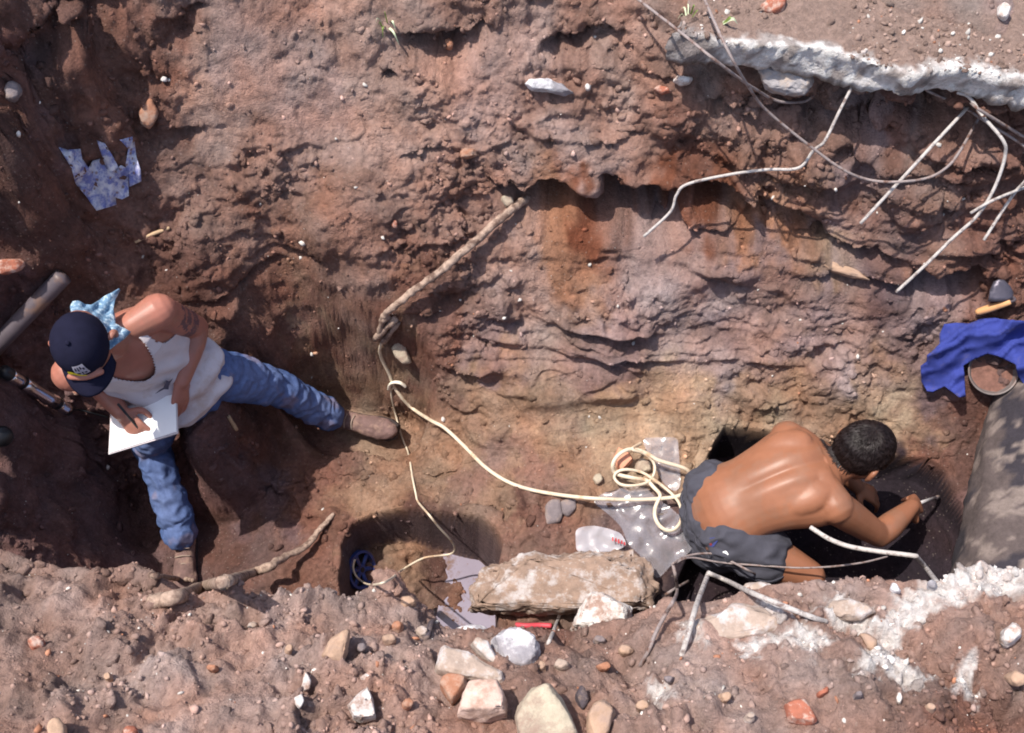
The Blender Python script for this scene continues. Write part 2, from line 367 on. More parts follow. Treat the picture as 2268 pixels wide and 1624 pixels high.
S = S*(1-cutf) + np.array([*C['floor'], .05, 0])*cutf
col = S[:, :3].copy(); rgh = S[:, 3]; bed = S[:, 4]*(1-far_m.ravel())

# displacement
core = (np.abs(pf[:, 0]) < 2.4) & (pf[:, 1] > -2.0) & (pf[:, 1] < 1.7)
ci = np.where(core)[0]; q = pf[ci]
disp = np.zeros(len(pf)); Bd = bed[ci]
patchy = .40+.95*sstep(-.35, .55, fbm(q, 2.6, 3, off=303)); R = rgh[ci]*patchy; rgh[ci] = R
big = fbm(q, 3.2, 2, off=5)*0.042 + fbm(q, 8, 2, off=9)*0.022
clod, cid, cf = worley(q + 0.012*np.stack([fbm(q, 25, 2), fbm(q, 25, 2, off=4), fbm(q, 25, 2, off=8)], 1), 13)
clod2, cid2, cf2 = worley(q, 36, off=3.3)
qw = q + .03*np.stack([fbm(q, 9, 2, off=14), fbm(q, 9, 2, off=24), fbm(q, 9, 2, off=34)], 1)
blk, bid, bf = worley(qw*np.array([.8, 1, 1.25]), 7.5, off=1.7); blk2, bid2, bf2 = worley(qw*np.array([.85, 1, 1.2]), 19, off=6.1)
block = ((bid % 23)/23-.5)*.014 + ((bid2 % 19)/19-.5)*.005 + bf*.050 + bf2*.020 + cf*.020 + cf2*.012
fine = fbm(q, 45, 3, off=2)*0.0050 + fbm(q, 80, 1, off=2)*0.0014
# beds: ledges dipping gently to the right
b = q[:, 2]*1.0 + q[:, 0]*0.10 + fbm(q*np.array([.28, 1, 1.2]), 4.0, 3, off=13)*0.075
ph = b*8.5; fr = ph-np.floor(ph)
saw = (sstep(0, .16, fr)*(1-fr))
bb = b*21+2.3+fbm(q, 7, 2, off=21)*0.6; f2 = bb-np.floor(bb); saw2 = sstep(0, .2, f2)*(1-f2)
brk = sstep(-.2, .35, fbm(q*np.array([.35, 1, 1]), 5.0, 2, off=40))
strata = (saw*0.060*brk + saw2*0.024*(0.3+0.7*brk))
pits = -sstep(0.35, 0.75, fbm(q, 7.5, 2, off=60))*0.035
hollow = -sstep(0.30, 0.6, fbm(q*np.array([.6, 1, 1.5]), 12, 2, off=90))*0.022
d = big*(0.25+0.75*R) + R*(0.014*(0.55-clod)*1.6 + 0.007*(0.5-clod2)*1.4 + pits*.8 + hollow*.45) + fine*(0.35+R) + Bd*strata*1.15 + R*block*.78 + near_m.ravel()[ci]*(fbm(q, 5.5, 3, off=500)*.030+fbm(q*np.array([1.6, .7, 1]), 11, 2, off=510)*.014)
edg = np.maximum.reduce([blur(hole_m*(1-hole_m)*4, 4), blur(cut_m*(1-cut_m)*4, 4), blur(near_m*(1-near_m)*4, 4)]).ravel()[ci]
slabm = sstep(.08, -.02, poly_sd([tuple(U(x, y, 1.34))[:2] for x, y in ((1500,80),(1660,104),(1830,116),(1960,154),(2010,176),(2130,156),(2268,182),(2600,190),(2600,-60),(1500,0))], q[:, 0], q[:, 1]))*(q[:, 2] > 1.25)
d = d*(1-.95*sstep(.03, .2, edg))*(1-.75*stm.ravel()[ci])*(1-.72*slabm)
disp[ci] = d
D2 = disp.reshape(ny, nx); Db = blur(D2, 1); disp = np.where(np.abs(D2-Db) > .0042, Db, D2).ravel()
sharp = np.maximum(hole_m*(1-hole_m)*4, 0).ravel()
Vt = pf + nf*disp[:, None]
# random tone patches, tone per clod, and bands along the beds
var = np.ones(len(pf)); var[ci] = 1 + 0.22*fbm(q, 7, 4, .65, off=70) + 0.10*((cid % 17)/17-.5)*R + 0.10*((cid2 % 13)/13-.5)*R + 0.10*fbm(q, 50, 2, off=88)
hue = np.zeros(len(pf)); hue[ci] = fbm(q, 6, 3, off=111)
bandc = np.zeros(len(pf)); bandc[ci] = Bd*(np.sin(b*38+3*fbm(q, 3, 2, off=150)))
col *= var[:, None]
col *= (1 + hue[:, None]*np.array([.06, -.09, -.18])) * (1 + bandc[:, None]*np.array([.10, .13, .16]))

# horizontal undercuts and bulges pushed into / out of the far wall: (px, py, rx, rz, depth)
CARVE = [(1290,445,.26,.075,.30),(1460,425,.17,.08,.24),(1600,445,.15,.06,.20),(1720,500,.13,.04,.13),(1880,545,.14,.04,.13),(1380,640,.26,.12,-.05),(1345,490,.05,.03,.06),(1130,455,.10,.03,.05),(930,345,.07,.02,.045),(965,105,.13,.06,.16),(1310,95,.11,.06,.10),(2120,606,.10,.09,.42),(2060,600,.10,.03,.05),(1900,620,.14,.03,.05),(1560,520,.20,.02,.05),(420,285,.04,.025,.05),(650,560,.10,.02,.04),(520,640,.12,.025,.06),(1800,240,.30,.05,.12),(2150,250,.32,.06,.14),(950,700,.05,.03,.05),(1700,205,.12,.02,.03),(150,90,.18,.08,.10),(400,60,.06,.05,.06),(1350,300,.10,.02,.03),(1480,180,.1,.02,.03)]
carved = np.zeros(len(pf)); cnoise = np.zeros(len(pf)); cnoise[ci] = fbm(q, 7, 3, off=400)
for (px, py, rx, rz, dep) in CARVE:
    p = surf_px(px, py)
    dz_ = Vt[:, 2]-p.z + cnoise*rz*.9
    e = ((Vt[:, 0]-p.x + cnoise*.06)/rx)**2 + (dz_/np.where(dz_ > 0, rz*(.45 if dep > 0 else 1), rz))**2 + ((Vt[:, 1]-p.y)/0.35)**2
    w = np.exp(-e**1.5)
    Vt[:, 1] += w*dep
    if dep > 0: carved = np.maximum(carved, w*min(1, dep/.12))
kc = np.where(carved > .05)[0]; vq = Vt[kc]; wk, wid, wf = worley(vq + .02*fbm(vq, 12, 2, off=3)[:, None], 14, off=2.2); wk2, wid2, wf2 = worley(vq, 34, off=5.2)
Vt[kc, 1] -= carved[kc]*(.030*fbm(vq, 9, 3, off=61) + .035*wf + .028*(.5-wk) + .010*wf2 + .010*(.5-wk2))
col[kc] *= (1 + carved[kc]*(.30*fbm(vq, 11, 4, .65, off=66) + .18*((wid % 17)/17-.5)))[:, None]
# lime and plaster smears on the near concrete: own shapes
LIME = [[(2165,1250),(2268,1268),(2240,1310),(2160,1320),(2100,1345),(2040,1350),(1990,1400),(1985,1440),(1950,1480),(1898,1492),(1905,1470),(1960,1440),(1955,1400),(1975,1350),(2010,1320),(2080,1300)],
        [(1950,1450),(2020,1470),(2060,1490),(2020,1510),(1990,1500),(1940,1475)],[(1750,1400),(1790,1405),(1830,1428),(1800,1445),(1755,1425)],[(1810,1350),(1860,1330),(1900,1345),(1870,1375),(1830,1370)],[(1880,1360),(1930,1350),(1940,1375),(1900,1385)],
        [(2115,1500),(2150,1460),(2160,1500),(2150,1528),(2118,1522)],[(1530,1390),(1555,1395),(1550,1430),(1530,1425)],[(1445,1520),(1475,1520),(1478,1545),(1450,1545)],[(1680,1330),(1720,1335),(1740,1370),(1700,1350)],[(1640,1420),(1700,1405),(1780,1400),(1700,1418),(1650,1445)]]
nfb = fbm(pf[ci], 24, 4, .65, off=200); nfb2 = fbm(pf[ci], 50, 3, .7, off=210)
for poly in LIME:
    pw = [tuple(surf_px(x, y))[:2] for x, y in poly]
    s = poly_sd(pw, q[:, 0], q[:, 1]) - .010 + nfb*0.026
    w = sstep(0.016, -0.02, s)*(0.6+0.4*sstep(-.6, .2, nfb2))*(near_m.ravel()[ci] > .4)
    col[ci] = col[ci]*(1-w[:, None]) + np.array([.68, .64, .62])*w[:, None]*(1+0.1*nfb[:, None])
    disp_l = w*0.003; Vt[ci, 2] += disp_l
col = np.clip(col, 0.008, 0.85)

idx = np.arange(nx*ny).reshape(ny, nx)
quads = np.stack([idx[:-1, :-1], idx[:-1, 1:], idx[1:, 1:], idx[1:, :-1]], -1).reshape(-1, 4)
me = bpy.data.meshes.new('ground')
me.vertices.add(len(Vt)); me.vertices.foreach_set('co', Vt.astype(np.float32).ravel())
me.loops.add(quads.size); me.loops.foreach_set('vertex_index', quads.ravel().astype(np.int32))
me.polygons.add(len(quads)); me.polygons.foreach_set('loop_start', (np.arange(len(quads))*4).astype(np.int32))
me.polygons.foreach_set('loop_total', np.full(len(quads), 4, dtype=np.int32))
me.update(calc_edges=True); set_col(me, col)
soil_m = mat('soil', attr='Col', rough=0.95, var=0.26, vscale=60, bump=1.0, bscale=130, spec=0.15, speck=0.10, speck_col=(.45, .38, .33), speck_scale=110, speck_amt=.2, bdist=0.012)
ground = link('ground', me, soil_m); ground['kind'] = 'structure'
ground['label'] = 'dusty brown soil of the excavated trench, its banks and its floor'

# ray casts against the finished ground
sub = core.reshape(ny, nx)
qi = quads[core[quads].all(1)]
remap = -np.ones(len(Vt), dtype=np.int64); used = np.unique(qi); remap[used] = np.arange(len(used))
GV = Vt[used].tolist(); GT = BVHTree.FromPolygons(GV, remap[qi].tolist())
EXTRA = []
def hit(px, py, tree=None):
    d = ray(px, py); r = (tree or GT).ray_cast(CAM, d)
    if tree is None and EXTRA:
        r2 = EXTRA[0].ray_cast(CAM, d)
        if r2[0] is not None and (r[0] is None or r2[3] < r[3]): r = r2
    if r[0] is None: return U(px, py, 0.8), Vector((0, 0, 1)), (U(px, py, .8)-CAM).length
    return r[0], r[1], r[3]
def at(px, py, lift=0.0):
    """point on the pixel ray, 'lift' metres in front of the ground"""
    p, n, dd = hit(px, py); return CAM + ray(px, py)*(dd-lift)
def under(x, y):
    r = GT.ray_cast(Vector((x, y, 4)), Vector((0, 0, -1))); return r[0].z if r[0] else 0.0
# ---------------------------------------------------------------- builders used by the things below
def grid_poly(poly, step, jit=0.25):
    """constrained triangulation of a polygon with inner points"""
    out = []
    for i in range(len(poly)):
        a = np.array(poly[i], float); b = np.array(poly[(i+1) % len(poly)], float)
        n = max(1, int(np.linalg.norm(b-a)/step))
        for k in range(n): out.append(a+(b-a)*k/n)
    nb = len(out); arr = np.array(poly, float)
    gx_, gy_ = np.meshgrid(np.arange(arr[:, 0].min(), arr[:, 0].max(), step), np.arange(arr[:, 1].min(), arr[:, 1].max(), step))
    sd_ = poly_sd([tuple(p) for p in poly], gx_, gy_)
    for x, y in zip(gx_[sd_ < -step*0.55], gy_[sd_ < -step*0.55]):
        out.append(np.array([x+random.uniform(-jit, jit)*step, y+random.uniform(-jit, jit)*step]))
    r = delaunay_2d_cdt([Vector(p) for p in out], [(i, (i+1) % nb) for i in range(nb)], [list(range(nb))], 1, 1e-5)
    return [tuple(v) for v in r[0]], [tuple(f) for f in r[2]]
def sheet(name, poly, material, lift=0.01, fold=0.01, ffreq=9.0, step=7, tree=None, smooth_n=12, thick=0.0015, parent=None, foldfn=None, clear=0.003, solid=True, facet=0.0):
    v2, f = grid_poly(poly, step)
    dep = np.array([hit(x, y, tree)[2] for x, y in v2])
    nbr = [set() for _ in v2]
    for t in f:
        for a in t: nbr[a].update(t)
    base = dep.copy()
    for _ in range(smooth_n):
        dep = np.array([dep[list(n)].mean() if n else dep[i] for i, n in enumerate(nbr)])
    V = []
    for i, (x, y) in enumerate(v2):
        p = CAM + ray(x, y)*dep[i]
        w = fold*(mnoise.noise(p*ffreq) + 0.5*mnoise.noise(p*ffreq*2.3))
        if foldfn: w += foldfn(x, y)
        if facet: w += random.uniform(-.2, 1)*facet
        V.append(CAM + ray(x, y)*min(dep[i]-lift-w, base[i]-clear))
    o = pyd(name, V, f, material, parent)
    if facet: s = o.modifiers.new('soft', 'SUBSURF'); s.levels = 2; s.render_levels = 2
    elif solid:
        s = o.modifiers.new('thickness', 'SOLIDIFY'); s.thickness = thick; s.offset = 0
    return o
def cable(name, pts, rad, material, seg=8, lying=True, n=7, parent=None, flat=None, wob=0.0, raise_fn=None):
    """pts: (px, py, lift)"""
    P = []
    for p in pts:
        _, _, d_ = hit(p[0], p[1]); P.append((p[0], p[1], d_-(p[2] if len(p) > 2 else rad)-(raise_fn(p[0], p[1]) if raise_fn else 0)))
    P = catmull(P, n); out = []
    for x, y, d_ in P:
        if lying: d_ = min(d_, hit(x, y)[2]-rad*0.8)
        out.append(CAM + ray(x, y)*d_)
    if lying:
        for _ in range(2): out = [out[0]] + [(out[i-1]+out[i]*2+out[i+1])/4 for i in range(1, len(out)-1)] + [out[-1]]
    R_ = [rad*(1+wob*mnoise.noise(Vector((i*.35, rad*300, 3)))) for i in range(len(out))] if wob else rad
    V, Fc = tube_geo(out, R_, seg, ratio=flat)
    return pyd(name, V, Fc, material, parent)
def rock_mesh(name, outline, height, material, lift=0.0, seed=0, rough=0.006, cuts=4, tilt=0.5, top=0.78, parent=None, sink=0.6):
    cx = sum(p[0] for p in outline)/len(outline); cy = sum(p[1] for p in outline)/len(outline)
    c, n_, d_ = hit(cx, cy)
    samp = [hit(cx+(p[0]-cx)*.6, cy+(p[1]-cy)*.6) for p in outline]
    nrm = Vector((0, 0, 0))
    for s_ in samp: nrm += s_[1]
    nrm = (nrm.normalized() + Vector((0, 0, 1)))*tilt - ray(cx, cy)*(1-tilt)
    nrm.normalize()
    zc = sum((s_[0] for s_ in samp), Vector((0, 0, 0)))/len(samp)
    rr = random.Random(seed); c0 = zc + nrm*(lift+height*0.35)
    pts = []
    for p in outline:
        d = ray(*p); w = CAM + d*((c0-CAM).dot(nrm)/d.dot(nrm)); pts.append(w)
    cen = sum(pts, Vector((0, 0, 0)))/len(pts); allp = []
    for w in pts:
        e = w-cen
        allp.append(cen + e*(0.97+rr.uniform(-.03, .03)) + nrm*rr.uniform(-.05, .12)*height)
        allp.append(cen + e*(top+rr.uniform(-.14, .12)) + nrm*(height*(0.65+rr.uniform(-.16, .12))))
        allp.append(cen + e*0.92 - nrm*height*(sink+.35))
    bm = bmesh.new()
    for w in allp: bm.verts.new(w)
    bmesh.ops.convex_hull(bm, input=bm.verts)
    bmesh.ops.delete(bm, geom=[v for v in bm.verts if not v.link_faces], context='VERTS')
    bmesh.ops.bevel(bm, geom=bm.edges[:], offset=0.004+height*.03, segments=1, affect='EDGES', clamp_overlap=True)
    bmesh.ops.subdivide_edges(bm, edges=bm.edges[:], cuts=cuts, use_grid_fill=True)
    bmesh.ops.triangulate(bm, faces=bm.faces[:])
    bm.normal_update()
    for v in bm.verts:
        q_ = v.co + Vector((seed*3.1, 0, 0))
        v.co += v.normal*(rough*(mnoise.noise(q_*18) + 0.6*mnoise.noise(q_*45) + 0.35*mnoise.noise(q_*110)))
    me_ = bpy.data.meshes.new(name); bm.to_mesh(me_); bm.free()
    return link(name, me_, material, parent, smooth=True)

# ---------------------------------------------------------------- materials of the things
M_white = mat('lime_white_stone', srgb(214, 208, 204), .9, .15, 40, .8, 140, dirt=srgb(160, 134, 122), dirt_amt=.55, dirt_scale=25)
M_conc = mat('dusty_concrete', srgb(168, 150, 138), .95, .2, 40, .8, 140, dirt=srgb(198, 192, 192), dirt_amt=.45, dirt_scale=14, speck=.12)
M_concg = mat('grey_concrete', srgb(150, 146, 152), .95, .25, 30, .9, 120, dirt=srgb(226, 224, 226), dirt_amt=.55, dirt_scale=11)
M_stone = mat('tan_stone', srgb(176, 146, 124), .9, .2, 40, .6, 150, dirt=srgb(160, 135, 120), dirt_amt=.5, dirt_scale=20)
M_pink = mat('pink_stone', srgb(205, 178, 165), .9, .15, 30, .6, 150, dirt=srgb(164, 136, 122), dirt_amt=.62, dirt_scale=16)
M_brown = mat('brown_stone', srgb(160, 112, 88), .9, .2, 40, .6, 150, dirt=srgb(165, 138, 122), dirt_amt=.5, dirt_scale=20)
M_yell = mat('yellow_grey_stone', srgb(180, 168, 148), .9, .2, 25, .8, 120, dirt=srgb(150, 128, 114), dirt_amt=.62, dirt_scale=14)
M_grey = mat('grey_stone', srgb(122, 112, 114), .9, .2, 40, .6, 150, dirt=srgb(150, 132, 122), dirt_amt=.4, dirt_scale=20)
M_dark = mat('dark_stone', srgb(78, 70, 76), .9, .2, 40, .6, 150, dirt=srgb(130, 112, 102), dirt_amt=.4, dirt_scale=30)
M_brick = mat('old_brick', srgb(160, 98, 78), .9, .2, 50, .6, 160, dirt=srgb(190, 165, 152), dirt_amt=.45, dirt_scale=35)
M_brickp = mat('pale_brick', srgb(212, 150, 122), .9, .15, 50, .5, 160)
M_rebar = mat('rusty_steel_rod', srgb(150, 138, 136), .6, .2, 60, .6, 260, dirt=srgb(104, 74, 62), dirt_amt=.42, dirt_scale=30)
M_rodw = mat('limed_steel_rod', srgb(188, 182, 178), .8, .15, 60, .6, 260, dirt=srgb(120, 104, 100), dirt_amt=.35, dirt_scale=50)
M_root = mat('root_bark', srgb(168, 145, 130), .95, .35, 60, 1.0, 130, dirt=srgb(104, 82, 72), dirt_amt=.5, dirt_scale=22)
M_cable = mat('dusty_white_cable', srgb(212, 198, 176), .55, .08, 40, .1, 200, dirt=srgb(188, 152, 118), dirt_amt=.3, dirt_scale=12)

# ---------------------------------------------------------------- large broken concrete
def slab_piece(name, top_px, z_top, thick, material, front, seed, rough=.012, step=.013):
    """slab with a top outline given at z_top, its front edge left rough"""
    poly = [tuple(U(x, y, z_top))[:2] for x, y in top_px]
    v2, f = grid_poly(poly, step)
    n = len(v2)
    V = []; layers = 6
    for k in range(layers+1):
        for i, (x, y) in enumerate(v2):
            z = z_top - thick*k/layers
            V.append(Vector((x, y, z)))
    Fc = [tuple(t) for t in f] + [tuple(i+layers*n for i in reversed(t)) for t in f]
    ed = {}
    for t in f:
        for a, b_ in ((t[0], t[1]), (t[1], t[2]), (t[2], t[0])):
            if (b_, a) in ed: del ed[(b_, a)]
            else: ed[(a, b_)] = 1
    for (a, b_) in ed:
        for k in range(layers):
            Fc.append((b_+k*n, a+k*n, a+(k+1)*n, b_+(k+1)*n))
    me_ = bpy.data.meshes.new(name); me_.from_pydata([tuple(v) for v in V], [], Fc); me_.update()
    bm = bmesh.new(); bm.from_mesh(me_)
    bmesh.ops.delete(bm, geom=[v for v in bm.verts if not v.link_faces], context='VERTS')
    bmesh.ops.recalc_face_normals(bm, faces=bm.faces[:]); bm.normal_update()
    for v in bm.verts:
        q_ = v.co + Vector((seed*5.3, 0, 0)); w = 1.0 if abs(v.normal.z) < .9 else .35
        off = mnoise.noise(q_*Vector((5, 5, 9)))*2.2 + (1-2*abs(mnoise.noise(q_*13)))*1.3 + (1-2*abs(mnoise.noise(q_*34)))*.8 + mnoise.noise(q_*80)*.6 - 1.0
        v.co += v.normal*(rough*w*off)
        if v.normal.z > .5: v.co.z += .006*(mnoise.noise(q_*24)+.6*mnoise.noise(q_*55)) + .012*mnoise.noise(q_*4)
    bm.to_mesh(me_); bm.free()
    return link(name, me_, material)
SLABPX = [(1490,76),(1580,88),(1660,100),(1760,106),(1830,112),(1900,136),(1960,150),(2010,172),(2060,158),(2130,152),(2200,168),(2270,180),(2500,190)]
o = slab_piece('concrete_slab', SLABPX + [(2560,-160),(2200,-160),(1900,-160),(1650,-160),(1560,-40),(1525,20)], 1.350, .095, soil_m, None, 3)
co, no = (lambda m: (np.array([v.co[:] for v in m.vertices]), np.array([v.normal[:] for v in m.vertices])))(o.data)
fe = np.array([tuple(U(x, y, 1.350))[:2] for x, y in SLABPX]); inset = co[:, 1]-np.interp(co[:, 0], fe[:, 0], fe[:, 1])
nn = fbm(co, 14, 3, off=5); grit = fbm(co, 45, 2, off=9)
sandm = sstep(.020, .045, inset+.035*nn+.016*grit)*sstep(.3, .7, no[:, 2])
cc = np.where((nn > -.12)[:, None], np.array(srgb(228, 224, 222)), np.array(srgb(168, 158, 154)))*(1+.16*grit[:, None])
leftd = sstep(.75, .35, co[:, 0])[:, None]; cc = cc*(1-leftd) + np.array(srgb(116, 106, 106))*(1+.3*nn[:, None])*leftd  # shade on the slab's left end is put into its colour
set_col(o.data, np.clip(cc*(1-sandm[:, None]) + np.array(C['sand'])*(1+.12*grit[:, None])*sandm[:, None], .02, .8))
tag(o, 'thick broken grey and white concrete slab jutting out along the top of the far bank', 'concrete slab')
EXTRA.append(BVHTree.FromPolygons([v.co.copy() for v in o.data.vertices], [tuple(q_.vertices) for q_ in o.data.polygons]))
o = rock_mesh('plaster_lump', [(1672,146),(1700,136),(1752,134),(1795,150),(1806,182),(1788,208),(1740,214),(1690,196)], .05, mat('grey_plaster', srgb(158, 154, 156), .95, .25, 50, .9, 120, dirt=srgb(180, 164, 152), dirt_amt=.5, dirt_scale=30), -.005, 5, rough=.010, tilt=.2)
tag(o, 'rounded pale plaster lump set in the bank just under the long concrete slab', 'plaster lump')
# the thick pipe in the right end of the trench
def pier():
    A_, B_ = U(2207, 846, .24), U(2108, 1300, .24); ax_ = (B_-A_).normalized(); r_ = .21
    sdv = Vector((1, 0, 0)); sdv = (sdv-ax_*sdv.dot(ax_)).normalized()
    A_ = A_+sdv*r_*.97; B_ = B_+sdv*r_*.97; seg = 84; P = [(A_-ax_*.012, .80), (A_-ax_*.004, .92), (A_+ax_*.01, .985)] + [(A_.lerp(B_, t), 1.0) for t in np.linspace(.04, 1.25, 66)]
    V, Fc = tube_geo([p[0] for p in P], [r_*p[1] for p in P], seg, side=tuple(sdv))
    c_ = A_.lerp(B_, .5); V2 = []
    for v in V:
        n_ = (v-A_) - ax_*(v-A_).dot(ax_); n_ = n_.normalized() if n_.length > 1e-5 else -ax_
        V2.append(v + n_*(.012*mnoise.noise(v*7) + .008*mnoise.noise(v*19) + .004*mnoise.noise(v*48)))
    me_ = bpy.data.meshes.new('concrete_pipe'); me_.from_pydata([tuple(v) for v in V2], [], Fc); me_.update()
    co = np.array([v[:] for v in V2]); a1 = fbm(co, 4.5, 4, .6, off=7); a2 = fbm(co, 11, 4, .6, off=17)
    cc = np.tile(np.array(srgb(88, 78, 77)), (len(co), 1))*(1+.2*a2[:, None]); w = (sstep(.0, .2, a1))[:, None]; cc = cc*(1-w)+np.array(srgb(52, 48, 55))*w
    w = sstep(.2, .4, a2)[:, None]; cc = cc*(1-w)+np.array(srgb(124, 112, 107))*w; set_col(me_, cc)
    return link('concrete_pipe', me_, mat('stained_concrete', attr='Col', rough=.95, var=.25, vscale=60, bump=.9, bscale=110))
tag(pier(), 'thick stained concrete pipe at the right end of the trench beside the bare-backed digger', 'concrete pipe')

